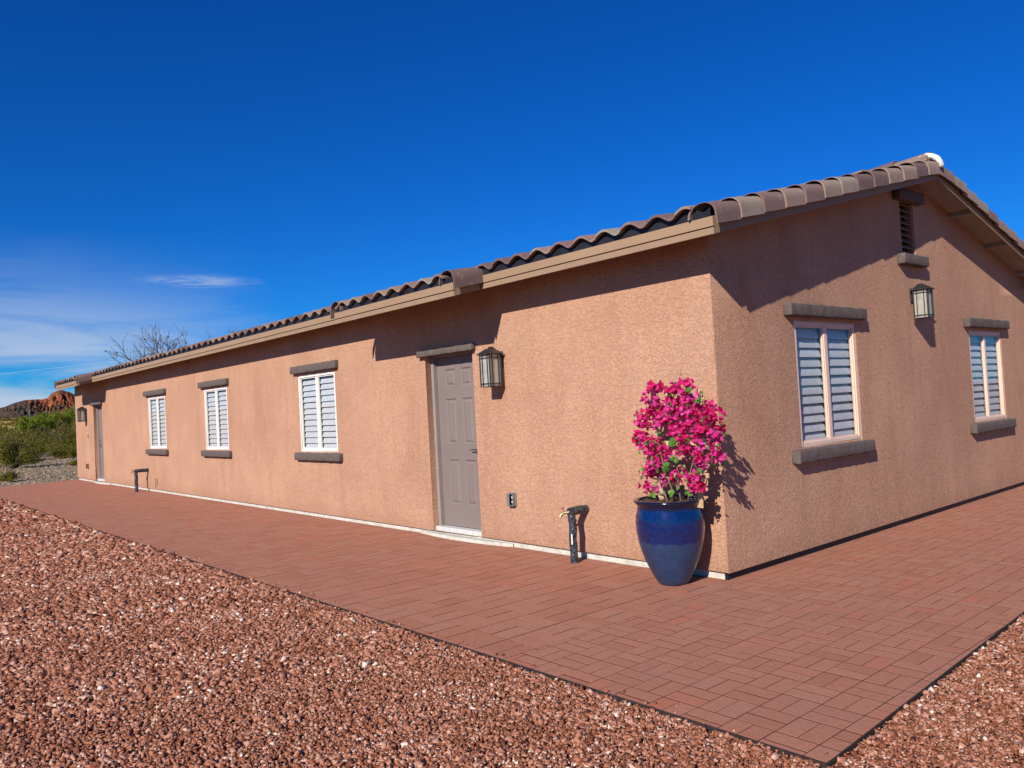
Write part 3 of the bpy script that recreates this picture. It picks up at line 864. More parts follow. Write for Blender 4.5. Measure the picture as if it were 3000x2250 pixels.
tr = empty('trellis', (-.20, -.27, .62), 'pale wooden trellis standing in the blue pot behind the pink flowers', 'trellis')
def lath(p, q, w, name):
    m = MB(); p, q = Vector(p), Vector(q); d = (q-p).normalized(); s = Vector((0, 1, 0)).cross(d).normalized()*w/2; y = Vector((0, .006, 0))
    vs = [p-s-y, p+s-y, p+s+y, p-s+y, q-s-y, q+s-y, q+s+y, q-s+y]
    m.add(vs, [(0, 3, 2, 1), (4, 5, 6, 7), (0, 1, 5, 4), (1, 2, 6, 5), (2, 3, 7, 6), (3, 0, 4, 7)]); m.build(name, M['wood'], tr, bevel=.0015)
lath((-.195, 0, -.02), (-.215, 0, .90), .052, 'stake'); lath((.175, 0, -.02), (.235, 0, .88), .052, 'stake')
for z, w in ((.225, .02), (.47, .0), (.80, 0)): lath((-.27, -.014, z), (.28, -.014, z+.004), .036, 'crossbar')

bou = empty('bougainvillea', (-.2, -.31, .64), 'bushy bougainvillea covered in magenta bracts growing in the blue pot', 'flowering plant')
OFF = Vector((-.2, -.31, .64))
CL_ = [(-0.34,-0.38,1.54,0.035),(-0.28,-0.34,1.54,0.028),(-0.06,-0.36,1.54,0.062),(-0.01,-0.33,1.53,0.044),(-0.14,-0.33,1.51,0.05),(-0.15,-0.4,1.51,0.031),(-0.37,-0.41,1.46,0.037),(-0.36,-0.3,1.48,0.05),(-0.29,-0.38,1.42,0.044),(-0.2,-0.38,1.43,0.025),(-0.11,-0.28,1.46,0.05),(0.02,-0.35,1.45,0.05),(-0.15,-0.3,1.42,0.044),(-0.01,-0.35,1.41,0.044),(-0.18,-0.33,1.47,0.037),(-0.09,-0.39,1.38,0.05),(-0.3,-0.33,1.38,0.05),(-0.27,-0.3,1.36,0.05),(-0.38,-0.34,1.36,0.05),(-0.45,-0.31,1.33,0.056),(-0.5,-0.32,1.3,0.05),(-0.45,-0.4,1.26,0.044),(-0.46,-0.31,1.25,0.05),(-0.36,-0.33,1.3,0.05),(-0.26,-0.37,1.31,0.056),(-0.15,-0.41,1.32,0.056),(-0.16,-0.3,1.34,0.056),(-0.04,-0.35,1.34,0.05),(0.02,-0.32,1.35,0.05),(0.07,-0.3,1.35,0.056),(0.15,-0.32,1.36,0.044),(0.04,-0.29,1.3,0.056),(0.02,-0.36,1.3,0.056),(-0.1,-0.31,1.28,0.044),(-0.15,-0.35,1.27,0.05),(-0.28,-0.29,1.27,0.044),(-0.35,-0.3,1.24,0.037),(0.2,-0.4,1.32,0.05),(0.27,-0.39,1.31,0.044),(0.2,-0.38,1.25,0.056),(0.19,-0.28,1.22,0.044),(0.06,-0.35,1.21,0.05),(0.09,-0.33,1.18,0.062),(0.06,-0.37,1.16,0.05),(-0.02,-0.34,1.24,0.044),(-0.08,-0.36,1.23,0.037),(-0.12,-0.36,1.2,0.05),(-0.08,-0.33,1.16,0.044),(-0.2,-0.33,1.19,0.037),(-0.57,-0.29,1.16,0.056),(-0.58,-0.32,1.13,0.031),(-0.51,-0.29,1.14,0.05),(-0.55,-0.3,1.1,0.031),(-0.42,-0.28,1.12,0.037),(-0.43,-0.32,1.08,0.05),(-0.41,-0.39,1.04,0.044),(-0.36,-0.3,1.08,0.044),(-0.42,-0.28,1.02,0.056),(-0.31,-0.29,1.02,0.05),(-0.41,-0.34,0.98,0.044),(-0.35,-0.32,0.98,0.05),(-0.35,-0.38,0.93,0.056),(-0.48,-0.3,0.86,0.05),(-0.39,-0.34,0.87,0.044),(-0.43,-0.37,0.88,0.031),(-0.05,-0.4,1.07,0.056),(-0.17,-0.3,1.03,0.044),(-0.07,-0.28,1.03,0.056),(0.1,-0.4,1.08,0.062),(0.09,-0.31,1.04,0.062),(0.2,-0.36,1.03,0.056),(0.26,-0.39,0.99,0.044),(0.06,-0.37,1.0,0.044),(0.06,-0.31,0.95,0.05),(0.13,-0.3,0.98,0.044),(0.02,-0.4,0.84,0.056),(0.01,-0.33,0.81,0.062),(0.09,-0.4,0.77,0.037),(-0.13,-0.32,0.83,0.056),(-0.16,-0.37,0.83,0.044),(-0.33,-0.3,0.8,0.044),(-0.3,-0.28,0.81,0.037),(-0.47,-0.34,0.76,0.048),(-0.45,-0.28,0.73,0.037),(0.02,-0.37,0.76,0.044),(0.22,-0.4,1.15,0.05),(0.21,-0.33,1.14,0.025)]
LV_ = [(-0.18,-0.40,1.09,0.056),(-0.41,-0.38,1.11,0.025),(0.09,-0.38,1.42,0.028),(-0.15,-0.38,1.4,0.025),(-0.24,-0.38,0.92,0.037),(-0.21,-0.38,0.9,0.031),(-0.18,-0.38,0.99,0.028),(0.06,-0.38,0.9,0.028),(-0.2,-0.38,0.73,0.035),(-0.4,-0.38,0.69,0.028),(-0.04,-0.38,0.72,0.028),(0.02,-0.38,1.49,0.028),(-0.29,-0.38,1.18,0.019),(-0.21,-0.38,1.33,0.019),(-0.08,-0.38,0.91,0.018),(-0.15,-0.38,0.96,0.022)]
def rand_dir(rnd):
    while True:
        v = Vector((rnd.uniform(-1, 1), rnd.uniform(-1, 1), rnd.uniform(-1, 1)))
        if .1 < v.length < 1: return v.normalized()
def petal(m, base, d, up, ln, wd, tone, curl):
    """ovate papery blade with a folded midrib"""
    s = d.cross(up).normalized(); nrm = s.cross(d).normalized()
    rows = [(0, .12), (.28, .85), (.55, 1.0), (.8, .62), (1, .03)]
    vs = []
    for t, w in rows:
        c = base+d*ln*t+nrm*curl*t*t*ln
        vs += [c-s*wd/2*w+nrm*.12*wd*w, c, c+s*wd/2*w+nrm*.12*wd*w]
    fs = []
    for i in range(len(rows)-1):
        for k in (0, 1): fs.append((i*3+k, i*3+k+1, (i+1)*3+k+1, (i+1)*3+k))
    m.add(vs, fs, tone)
rnd = random.Random(21)
br = MB(); lf = MB(); sm = MB()
for (x, y, z, r) in CL_:
    c = Vector((x, y, z))-OFF; base_t = rnd.random()
    for k in range(int(5+r*105)):
        o = rand_dir(rnd); o.y -= .25; p = c+o*r*rnd.uniform(.15, 1.0)
        axis = (o+rand_dir(rnd)*.5).normalized()
        q = axis.orthogonal().normalized()
        for j in range(3):
            qq = Matrix.Rotation(j*2.094+rnd.uniform(-.3, .3), 3, axis) @ q
            d = (axis*.65+qq*.8).normalized()
            petal(br, p, d, axis, rnd.uniform(.028, .042), rnd.uniform(.024, .035), min(1, max(0, base_t*.75+rnd.uniform(-.15, .4))), rnd.uniform(-.3, .35))
for (x, y, z, r) in LV_:
    for k in range(3 if r < .05 else 2):
        p = Vector((x, y, z))-OFF+rand_dir(rnd)*r*.6
        d = Vector((rnd.uniform(-1, 1), rnd.uniform(-.8, -.1), rnd.uniform(-.9, .5))).normalized()
        petal(lf, p-d*r*.8, d, Vector((0, -1, .6)), r*1.7, r*1.35, rnd.random(), -.2)
for k in range(260):
    c = rnd.choice(CL_ if k < 130 else [q for q in CL_ if q[2] < 1.12]); p = Vector(c[:3])-OFF+rand_dir(rnd)*.07
    d = rand_dir(rnd); d.y = -abs(d.y)*.6; d.normalize()
    petal(lf, p, d, Vector((0, -.5, 1)), rnd.uniform(.02, .042), rnd.uniform(.014, .028), rnd.random(), -.2)
# stems rising from the soil, branching to the flower clusters
trunks = []
for (bx_, tx, tz, seed) in ((-.06, -.20, .80, 1), (.02, .02, .86, 2), (-.10, -.28, .45, 3), (.10, .22, .60, 4)):
    pts = []
    for i in range(9):
        t = i/8; pts.append(Vector((bx_+(tx-bx_)*t+.02*math.sin(5*t+seed), .02*math.sin(7*t+seed*2), tz*t-.01)))
    sm.tube(pts, [.008*(1-.65*i/8) for i in range(9)], 7); trunks += pts[1:]
for (x, y, z, r) in CL_:
    c = Vector((x, y, z))-OFF; tp = [p for p in trunks if p.z < c.z+.02] or trunks
    q = min(tp, key=lambda p: (p-c).length+abs(p.z-c.z+.08))
    mid = (q+c)/2+Vector((rnd.uniform(-.02, .02), rnd.uniform(-.02, .02), -.015))
    sm.tube([q, mid, c], [.0032, .0026, .0016], 5)
sm.build('stems', M['stem'], bou, smooth=True); lf.build('leaves', M['leaf'], bou, tone=True, smooth=True); br.build('bracts', M['bract'], bou, tone=True, smooth=True)

# ------------------------------------------------------------------ ground, paving, gravel
def sheet(name, pts, z, mat, kind='structure'):
    m = MB(); m.face([(x, y, z) for x, y in pts]); o = m.build(name, mat); tag(o, kind=kind); return o

# terrain: flat around the house, rising gently towards the hills in the west
gx = np.concatenate([-np.geomspace(3500, 30, 46), np.linspace(-28, 60, 12), [200, 900, 3000]])
gy = np.concatenate([-np.geomspace(3500, 30, 22), np.linspace(-24, 40, 9), np.geomspace(60, 3500, 20)])
def terr(x, y):
    d = max(0.0, -x-70); h = 14.5*(1-math.exp(-d/420.0))*(1 if d else 0)
    if x < -40: h += .25*math.sin(x*.06+y*.045)*min(1, (-x-40)/60)
    return h-.03
m = MB(); nx, ny = len(gx), len(gy)
m.v = [(float(x), float(y), terr(x, y)) for x in gx for y in gy]
m.f = [(i*ny+j, (i+1)*ny+j, (i+1)*ny+j+1, i*ny+j+1) for i in range(nx-1) for j in range(ny-1)]; m.t = [0]*len(m.f)
tag(m.build('ground', M['ground'], smooth=True), kind='structure')

def left_edge(x): return -2.345+(.0092*(x-2.0) if x < 2 else 0)      # gravel side of the paving
def right_edge(y): return 2.02-.043*(y+2.35)
PXW = -21.98
# polygon of the paved area (an L round the corner), bricks are clipped against it
def clip(poly, a, b, c):   # keep a*x+b*y<=c
    out = []
    for i in range(len(poly)):
        p, q = poly[i], poly[(i+1) % len(poly)]
        fp, fq = a*p[0]+b*p[1]-c, a*q[0]+b*q[1]-c
        if fp <= 0: out.append(p)
        if (fp < 0 < fq) or (fq < 0 < fp):
            t = fp/(fp-fq); out.append((p[0]+t*(q[0]-p[0]), p[1]+t*(q[1]-p[1])))
    return out
YP1 = 10.5
def add_brick(m, x0, x1, y0, y1, region, g):
    g2, g3 = (g*.85, g*.45) if region == 0 else (g*.42, g*.90); poly = [(x0+g2, y0+g3), (x1-g2, y0+g3), (x1-g2, y1-g3), (x0+g2, y1-g3)]
    poly = clip(poly, .0092, -1, 2.345+.0184)       # y >= left_edge
    if region == 0:
        poly = clip(poly, 1, 0, .075); poly = clip(poly, -1, 0, -PXW); poly = clip(poly, 0, 1, .022)
    else:
        poly = clip(poly, -1, 0, -(.08 if y1 < .03 else -.02)); poly = clip(poly, 1, .043, 2.02-.043*2.35); poly = clip(poly, 0, 1, YP1)
    if len(poly) < 3: return
    A = sum(poly[i][0]*poly[(i+1) % len(poly)][1]-poly[(i+1) % len(poly)][0]*poly[i][1] for i in range(len(poly)))/2
    if abs(A) < .0006: return
    cx = sum(p[0] for p in poly)/len(poly); cy = sum(p[1] for p in poly)/len(poly)
    def shrink(d):
        o = []
        for (x, y) in poly:
            dx, dy = cx-x, cy-y; o.append((x+math.copysign(min(d, abs(dx)*.5), dx), y+math.copysign(min(d, abs(dy)*.5), dy)))
        return o
    dz = rnd.uniform(-.0008, .0008); tx = rnd.uniform(-.003, .003); ty = rnd.uniform(-.003, .003)
    n = len(poly); tp = shrink(.0010)
    vs = [(x, y, -.03) for x, y in poly]+[(x, y, -.0009+dz) for x, y in poly]+[(x, y, dz+(x-cx)*tx+(y-cy)*ty) for x, y in tp]
    fs = [(k, (k+1) % n, (k+1) % n+n, k+n) for k in range(n)]+[(k+n, (k+1) % n+n, (k+1) % n+2*n, k+2*n) for k in range(n)]+[tuple(range(2*n, 3*n))]
    t = rnd.betavariate(2.2, 2.2); t = min(1, max(0, t+(.30 if rnd.random() < .04 else 0)))
    k0 = len(m.t); m.add(vs, fs, .1+.9*t)
    for q in range(k0, k0+n): m.t[q] = 0.0
rnd = random.Random(77)
def weave(m, xa, xb, ya, yb, BX, BY, ox, oy, region):
    i0, i1 = math.floor((xa-ox)/BX), math.ceil((xb-ox)/BX); j0, j1 = math.floor((ya-oy)/BY), math.ceil((yb-oy)/BY)
    for i in range(i0, i1):
        for j in range(j0, j1):
            X, Y = ox+i*BX, oy+j*BY; g = .0062
            if (i+j) % 2 == 0:
                jit = rnd.uniform(-.004, .004); add_brick(m, X, X+BX/2+jit, Y, Y+BY, region, g); add_brick(m, X+BX/2+jit, X+BX, Y, Y+BY, region, g)
            else:
                jit = rnd.uniform(-.004, .004); add_brick(m, X, X+BX, Y, Y+BY/2+jit, region, g); add_brick(m, X, X+BX, Y+BY/2+jit, Y+BY, region, g)
pm = MB()
weave(pm, PXW, .075, -2.62, .03, .328, .232, -.205, -2.32, 0)
weave(pm, -.05, 2.1, -2.4, YP1, .2, .2, .92, -1.81, 1)
pv = pm.build('brick_paving', M['paver'], None, tone=True); tag(pv, kind='structure')
j = MB(); j.face([(PXW, -2.56, -.0032), (2.02, left_edge(2.02), -.0032), (right_edge(0), 0, -.0032), (right_edge(YP1), YP1, -.0032), (-.02, YP1, -.0032), (-.02, .03, -.0032), (PXW, .03, -.0032)])
tag(j.build('paving_joints', M['joint']), kind='structure')
# dark edging strip round the paving
e = MB()
def strip(p, q, w=.008, zt=.004):
    p, q = Vector((*p, 0)), Vector((*q, 0)); d = (q-p).normalized(); s = Vector((-d.y, d.x, 0))*w
    vs = [p, q, q-s, p-s]
    vs = [(v.x, v.y, -.04) for v in vs]+[(v.x, v.y, zt) for v in vs]
    e.add(vs, [(0, 3, 2, 1), (4, 5, 6, 7), (0, 1, 5, 4), (1, 2, 6, 5), (2, 3, 7, 6), (3, 0, 4, 7)])
strip((PXW, left_edge(PXW)-.004), (right_edge(-2.35)+.003, left_edge(2.02)-.004)); strip((right_edge(-2.35)+.004, left_edge(2.02)-.018), (right_edge(YP1)+.004, YP1))
o = e.build('paving_edging', M['edging']); tag(o, kind='structure')
# red gravel bed under the stones
gb = MB(); gb.face([(PXW, left_edge(PXW)-.01, -.022), (PXW, -30, -.022), (14, -30, -.022), (14, YP1, -.022), (right_edge(YP1)+.01, YP1, -.022), (right_edge(-2.35)+.01, -2.35, -.022)])
tag(gb.build('gravel_bed', M['gravel_bed']), kind='structure')

# crushed stones, denser and smaller close by
CAM = np.array([3.6198, -5.2201])
def rocks_in(n, xr, yr, size, dmin, dmax):
    x = rng.uniform(*xr, n); y = rng.uniform(*yr, n)
    d = np.hypot(x-CAM[0], y-CAM[1])
    le = -2.345+.0092*np.minimum(x-2.0, 0); re = 2.02-.043*(y+2.35)
    ok = (d >= dmin) & (d < dmax) & (((y < le-.014-size*.35)) | (x > re+.014+size*.35)) & (x > PXW)
    # keep what the lens or a step to its side can see
    ang = np.degrees(np.arctan2(y-CAM[1], x-CAM[0]))
    ok &= (((ang > 85) & (ang < 186)))
    return np.stack([x[ok], y[ok], rng.uniform(-.016, -.002, ok.sum())], 1), np.full(ok.sum(), size)
P, Z = [], []
def A(n, xr, yr, s, d0, d1):
    p, z = rocks_in(n, xr, yr, s, d0, d1); P.append(p); Z.append(z)
def area_n(xr, yr, dens): return int((xr[1]-xr[0])*(yr[1]-yr[0])*dens)
for (xr, yr, s, d0, d1, dens) in (((-1.6, 5), (-6, 3.5), .0135, 1.0, 4.6, 9500), ((-4.5, 6), (-6.5, 6), .0175, 4.6, 6.6, 5900),
                                  ((-8, 8), (-7, 8), .024, 6.6, 9.5, 3300), ((-14, 5), (-7.5, -2), .034, 9.5, 15, 1700), ((PXW, -8), (-9, -2), .052, 15, 30, 750)):
    A(area_n(xr, yr, dens), xr, yr, s, d0, d1)
# a few stones kicked over the edging
k = 150; x = rng.uniform(-9, 2.0, k); y = -2.345+.0092*(x-2.0)+np.abs(rng.normal(0, .05, k)); P.append(np.stack([x, y, np.full(k, .003)], 1)); Z.append(np.full(k, .009))
P = np.concatenate(P); Z = np.concatenate(Z); n = len(P)
unit = np.array([(-1,-1,-1),(1,-1,-1),(1,1,-1),(-1,1,-1),(-1,-1,1),(1,-1,1),(1,1,1),(-1,1,1)], float)*.5
V = unit[None]+rng.uniform(-.30, .30, (n, 8, 3))
sz = Z*.86*np.clip(rng.lognormal(-.12, .36, n), .4, 2.3)
V *= (sz[:, None]*np.stack([rng.uniform(.8, 1.5, n), rng.uniform(.6, 1.1, n), rng.uniform(.45, .85, n)], 1))[:, None, :]
a = rng.uniform(0, 6.283, n); t = rng.normal(0, .45, n); u = rng.normal(0, .45, n)
def rot(V, ang, i, k):
    c, s = np.cos(ang)[:, None], np.sin(ang)[:, None]; A_, B_ = V[:, :, i].copy(), V[:, :, k].copy()
    V[:, :, i] = c*A_-s*B_; V[:, :, k] = s*A_+c*B_
rot(V, t, 0, 2); rot(V, u, 1, 2); rot(V, a, 0, 1)
V += P[:, None, :]
F = np.array([(0,3,2),(0,2,1),(4,5,6),(4,6,7),(0,1,5),(0,5,4),(1,2,6),(1,6,5),(2,3,7),(2,7,6),(3,0,4),(3,4,7)])
FF = (F[None]+(np.arange(n)*8)[:, None, None]).reshape(-1)
me = bpy.data.meshes.new('red_gravel'); nf = n*12
me.vertices.add(n*8); me.vertices.foreach_set('co', V.reshape(-1).astype(np.float32))
me.loops.add(nf*3); me.loops.foreach_set('vertex_index', FF.astype(np.int32))
me.polygons.add(nf); me.polygons.foreach_set('loop_start', (np.arange(nf)*3).astype(np.int32))
try: me.polygons.foreach_set('loop_total', np.full(nf, 3, np.int32))
except Exception: pass
me.update(calc_edges=True)
at = me.attributes.new('tone', 'FLOAT', 'FACE'); at.data.foreach_set('value', np.repeat(np.clip(rng.random(n)+.07*np.sin(P[:, 0]*5.1+np.sin(P[:, 1]*3.3)*1.7)*np.sin(P[:, 1]*4.3+P[:, 0]*1.9), 0, 1), 12).astype(np.float32))
me.materials.append(M['rock'])
o = link(bpy.data.objects.new('red_gravel', me))
tag(o, 'crushed red and pink landscaping gravel spread beside the brick paving', 'gravel', kind='stuff')
print('rocks', n)

# desert pebbles beyond the far end of the paving
n = 9000
x = rng.uniform(-48, -22.1, n); y = rng.uniform(-7, 8, n)
V = unit[None]+rng.uniform(-.3, .3, (n, 8, 3)); sz = .05*rng.uniform(.4, 1.3, n)
V *= (sz[:, None]*np.stack([rng.uniform(.8, 1.5, n), rng.uniform(.6, 1.1, n), rng.uniform(.4, .8, n)], 1))[:, None, :]
rot(V, rng.uniform(0, 6.28, n), 0, 1); V += np.stack([x, y, np.full(n, -.022)], 1)[:, None, :]
FF = (F[None]+(np.arange(n)*8)[:, None, None]).reshape(-1, 3)
me = bpy.data.meshes.new('desert_pebbles'); me.from_pydata([tuple(v) for v in V.reshape(-1, 3)], [], [tuple(int(q) for q in f) for f in FF])
me.materials.append(simple('grey_brown_pebble', (.46, .345, .225), .9, .25, 3, 0, 0, c2=(.20, .135, .085)))
tag(link(bpy.data.objects.new('desert_pebbles', me)), 'small grey brown pebbles scattered on the desert soil past the paving', 'pebbles', kind='stuff')

# ------------------------------------------------------------------ vegetation
def shrub_parts(seed, R_, H, nst, nlf, leafsz, dense=.5, up=.15):
    rnd = random.Random(seed); st = MB(); lf = MB()
    for i in range(nst):
        a = rnd.uniform(0, 6.283); sp = rnd.uniform(.15, 1)*R_; h = H*rnd.uniform(.35, 1.0)*(1-.35*(sp/R_)**2)
        p0 = Vector((rnd.uniform(-.06, .06), rnd.uniform(-.06, .06), -.03)); p3 = Vector((sp*math.cos(a), sp*math.sin(a), h))
        p1 = p0.lerp(p3, .4)+Vector((0, 0, up*h)); p2 = p0.lerp(p3, .75)+Vector((rnd.uniform(-.1, .1)*R_, rnd.uniform(-.1, .1)*R_, up*h*.6))
        st.tube([p0, p1, p2, p3], [.016*H, .011*H, .007*H, .003*H], 5)
        pts = [p1, p2, p3]
        for k in range(nlf//nst):
            t = rnd.random()**.7
            q = p1.lerp(p2, t*2) if t < .5 else p2.lerp(p3, t*2-1)
            q = q+rand_dir(rnd)*rnd.random()*R_*.27; q.z *= rnd.uniform(.25, 1.0)
            if q.z < .05*H: q.z = .05*H+rnd.random()*.1*H
            d = rand_dir(rnd); d.z = abs(d.z)*.8+.15; d.normalize(); s = d.cross(rand_dir(rnd)).normalized(); l = leafsz*rnd.uniform(.6, 1.4)
            clump = .5+.5*math.sin(q.x*4/R_+seed)*math.cos(q.y*3.3/R_+seed*2)
            tone = min(1, max(0, .25+.35*clump+rnd.uniform(-.25, .4)))
            lf.face([q-s*l*.22, q+d*l*.5-s*l*.3, q+d*l, q+d*l*.5+s*l*.3], tone)
            lf.t[-1] = tone
    return st, lf
def make_shrub(name, seed, R_, H, nst, nlf, ls, mat, label, cat, group, loc, sc=1, rz=0):
    root = empty(name, loc, label, cat, group, rz); root.scale = (sc, sc, sc)
    st, lf = shrub_parts(seed, R_, H, nst, nlf, ls)
    st.build('stems', M['bark'], root, smooth=True); lf.build('foliage', mat, root, tone=True)
    return root
G1 = 'creosote bushes on the desert ground'
protoA = make_shrub('creosote_bush', 3, 1.25, 1.75, 30, 9000, .055, M['shrub'], 'large olive green creosote bush, the fullest one near the paving', 'bush', G1, (-34.6, .25, -.03))
protoB = make_shrub('creosote_bush', 8, 1.0, 1.05, 26, 6000, .05, M['shrub'], 'low spreading dark creosote bush right of the pebbly clearing', 'bush', G1, (-46.5, 4.6, -.03))
sm1 = make_shrub('desert_shrub', 12, .42, .48, 22, 2600, .035, M['shrub'], 'small rounded yellowish shrub at the edge of the brick paving', 'bush', 'small shrubs near the paving', (-24.6, -1.36, -.03))
c = copy_tree(sm1); c.location = (-32.4, 2.15, -.03); c.scale = (1.2, 1.2, .9); relabel(c, 'small grey green shrub in the pebbly clearing beside the house end')
c = copy_tree(sm1); c.location = (-29.3, 2.05, -.03); c.scale = (.9, .9, .8); c.rotation_euler = (0, 0, 2); relabel(c, 'tiny low shrub nearest the far corner of the house')
c = copy_tree(sm1); c.location = (-36.2, 3.6, -.03); c.scale = (1.5, 1.5, 1.1); c.rotation_euler = (0, 0, 4); relabel(c, 'pale low shrub at the right side of the clearing against the house end')
lst = [(protoA, -37.5, -1.1, 1.0), (protoA, -43.0, 1.9, 1.05), (protoB, -43.5, 3.9, 1.0), (protoB, -47, 6.2, 1.2), (protoA, -50, 2.4, 1.1), (protoA, -52.5, 5.6, 1.3),
       (protoA, -56, 7.4, 1.4), (protoB, -51, -.6, 1.1), (protoA, -58, .6, 1.2), (protoA, -60, 4.2, 1.35), (protoA, -62, 8.9, 1.4), (protoB, -40, -4.2, 1.2), (protoA, -46, -6.5, 1.1),
       (protoA, -66, 6.3, 1.4), (protoA, -66, 2.2, 1.3), (protoA, -70, 10.5, 1.5), (protoA, -74, 7.6, 1.5), (protoA, -73, 4.0, 1.4), (protoB, -33, -5.6, 1.1), (protoA, -55, -5, 1.2),
       (protoA, -80, 9.0, 1.5), (protoA, -84, 5.8, 1.5), (protoA, -82, 12.6, 1.6), (protoA, -90, 9.5, 1.6), (protoA, -92, 13.6, 1.6), (protoA, -68, -3, 1.4), (protoA, -44.5, .1, .9), (protoB, -55, 4.2, 1.3)]
rr = random.Random(4)
for (p, x, y, s) in lst:
    c = copy_tree(p); c.location = (x, y, terr(x, y)); sz_ = min(1.0, (4.9-terr(x, y)-1.45-.0)/2.6) if x < -60 else 1.0; c.scale = (s*rr.uniform(.9, 1.15), s, s*rr.uniform(.8, 1.0)*(.72 if x < -60 else .95)); c.rotation_euler = (0, 0, rr.uniform(0, 6.28))
    relabel(c, 'olive green creosote bush in the dense scrub behind the clearing, one of many alike', G1)
relabel(bpy.data.objects[protoB.name], 'low dark creosote bush in shadow at the right end of the clearing')

def make_tree(name, seed, H, Rc, depth, leafn, leafsz, leafmat, label, cat, loc, group=None, trunk_r=.09, bare=False):
    rnd = random.Random(seed); root = empty(name, loc, label, cat, group)
    tk = MB(); cr = MB(); lf = MB(); tips = []
    def grow(p, d, ln, r, lvl, mb):
        n = 4; pts = [p]; rad = [r]
        for i in range(n):
            d = (d+rand_dir(rnd)*.22+Vector((0, 0, .03))).normalized(); p = p+d*ln/n; pts.append(p); rad.append(r*(1-.45*(i+1)/n))
        mb.tube(pts, rad, 6 if lvl < 2 else 4, cap=False)
        if lvl >= depth: tips.extend(pts[1:]); return
        if lvl >= depth-1: tips.extend(pts[2:])
        for k in range(rnd.choice((2, 3, 4)) if lvl else 5):
            nd = (d+rand_dir(rnd)*.85).normalized(); nd.z = abs(nd.z)*.55+.12 if lvl < 2 else nd.z+.1; nd.normalize()
            q = pts[rnd.choice((2, 3, 4))]
            grow(q, nd, ln*rnd.uniform(.62, .85), r*.55, lvl+1, cr)
    grow(Vector((0, 0, -.05)), Vector((.05, .03, 1)), H*.3, trunk_r, 0, tk)
    tk.build('trunk', M['bark'], root, smooth=True)
    crown = cr.build('crown', M['bark'], root, smooth=True)
    for k in range(leafn):
        q = rnd.choice(tips)+rand_dir(rnd)*Rc*rnd.random()*.12
        d = rand_dir(rnd); s = d.cross(rand_dir(rnd)).normalized(); l = leafsz*rnd.uniform(.5, 1.4)
        lf.face([q-s*l*.2, q+d*l*.5-s*l*.3, q+d*l, q+d*l*.5+s*l*.3], rnd.random())
    lf.build('leaves', leafmat, crown, tone=True)
    return root
make_tree('mesquite_tree', 14, 6.7, 2.5, 5, 600, .08, M['dryleaf'], 'nearly bare grey mesquite tree whose twigs show above the far roof', 'tree', (-29.2, 5.1, -.03), trunk_r=.15)
pvd = make_tree('palo_verde_tree', 31, 3.9, 2.0, 4, 9000, .10, M['verde'], 'bright yellow green palo verde, the tallest one in the scrub', 'tree', (-78, 8.3, terr(-78, 8.3)), 'palo verde trees in the scrub')
for (x, y, s, lab) in ((-88, 11.6, 1.05, 'yellow green palo verde further right in the scrub, close to the house end'), (-97, 15.8, 1.2, 'yellow green palo verde partly behind the house end'),
                       (-70, -1.6, .8, 'smaller yellow green palo verde at the left picture edge')):
    c = copy_tree(pvd); c.location = (x, y, terr(x, y)); c.scale = (s, s, s); c.rotation_euler = (0, 0, x); relabel(c, lab)

def saguaro(loc, h, arms, label):
    root = empty('saguaro_cactus', loc, label, 'cactus', 'saguaro cacti in the scrub')
    m = MB()
    m.tube([(0, 0, -.1), (0, 0, h*.3), (0, 0, h*.7), (0, 0, h*.95), (0, 0, h)], [.13, .16, .16, .14, .05], 12)
    m.build('trunk', M['saguaro'], root, smooth=True)
    for s, z in arms:
        a = MB(); a.tube([(0, 0, z), (s*.35, s*.35, z+.02), (s*.5, s*.5, z+.3), (s*.5, s*.5, z+1.2), (s*.5, s*.5, z+1.3)], [.12, .13, .13, .12, .04], 10)
        a.build('arm', M['saguaro'], root, smooth=True)
saguaro((-150, 26.0, terr(-150, 26)), 3.6, ((1, 1.6),), 'slim saguaro standing above the scrub below the red peak')
saguaro((-170, 22.5, terr(-170, 22)), 2.8, (), 'thin distant saguaro without arms below the dark hill')

# scrub too far off to count
lf = MB(); rr = random.Random(9)
for k in range(600):
    d = rr.uniform(95, 300)**1.0; az = R(rr.uniform(166, 184)); x = 3.6+d*math.cos(az); y = -5.2+d*math.sin(az)
    z = terr(x, y); w = rr.uniform(.8, 1.7); h = rr.uniform(.5, 1.1)
    for i in range(70):
        o = rand_dir(rr); q = Vector((x+o.x*w*rr.random(), y+o.y*w*rr.random(), z+abs(o.z)*h*rr.random()**.5)); l = rr.uniform(.18, .34)
        dd = rand_dir(rr); s = dd.cross(rand_dir(rr)).normalized()
        lf.face([q-s*l*.5, q+dd*l*.6-s*l*.2, q+dd*l, q+dd*l*.4+s*l*.5], rr.random()*.7)
o = lf.build('distant_scrub', M['shrub'], tone=True); tag(o, 'distant dark green desert scrub thinning into dry yellow grass', 'scrub', kind='stuff')

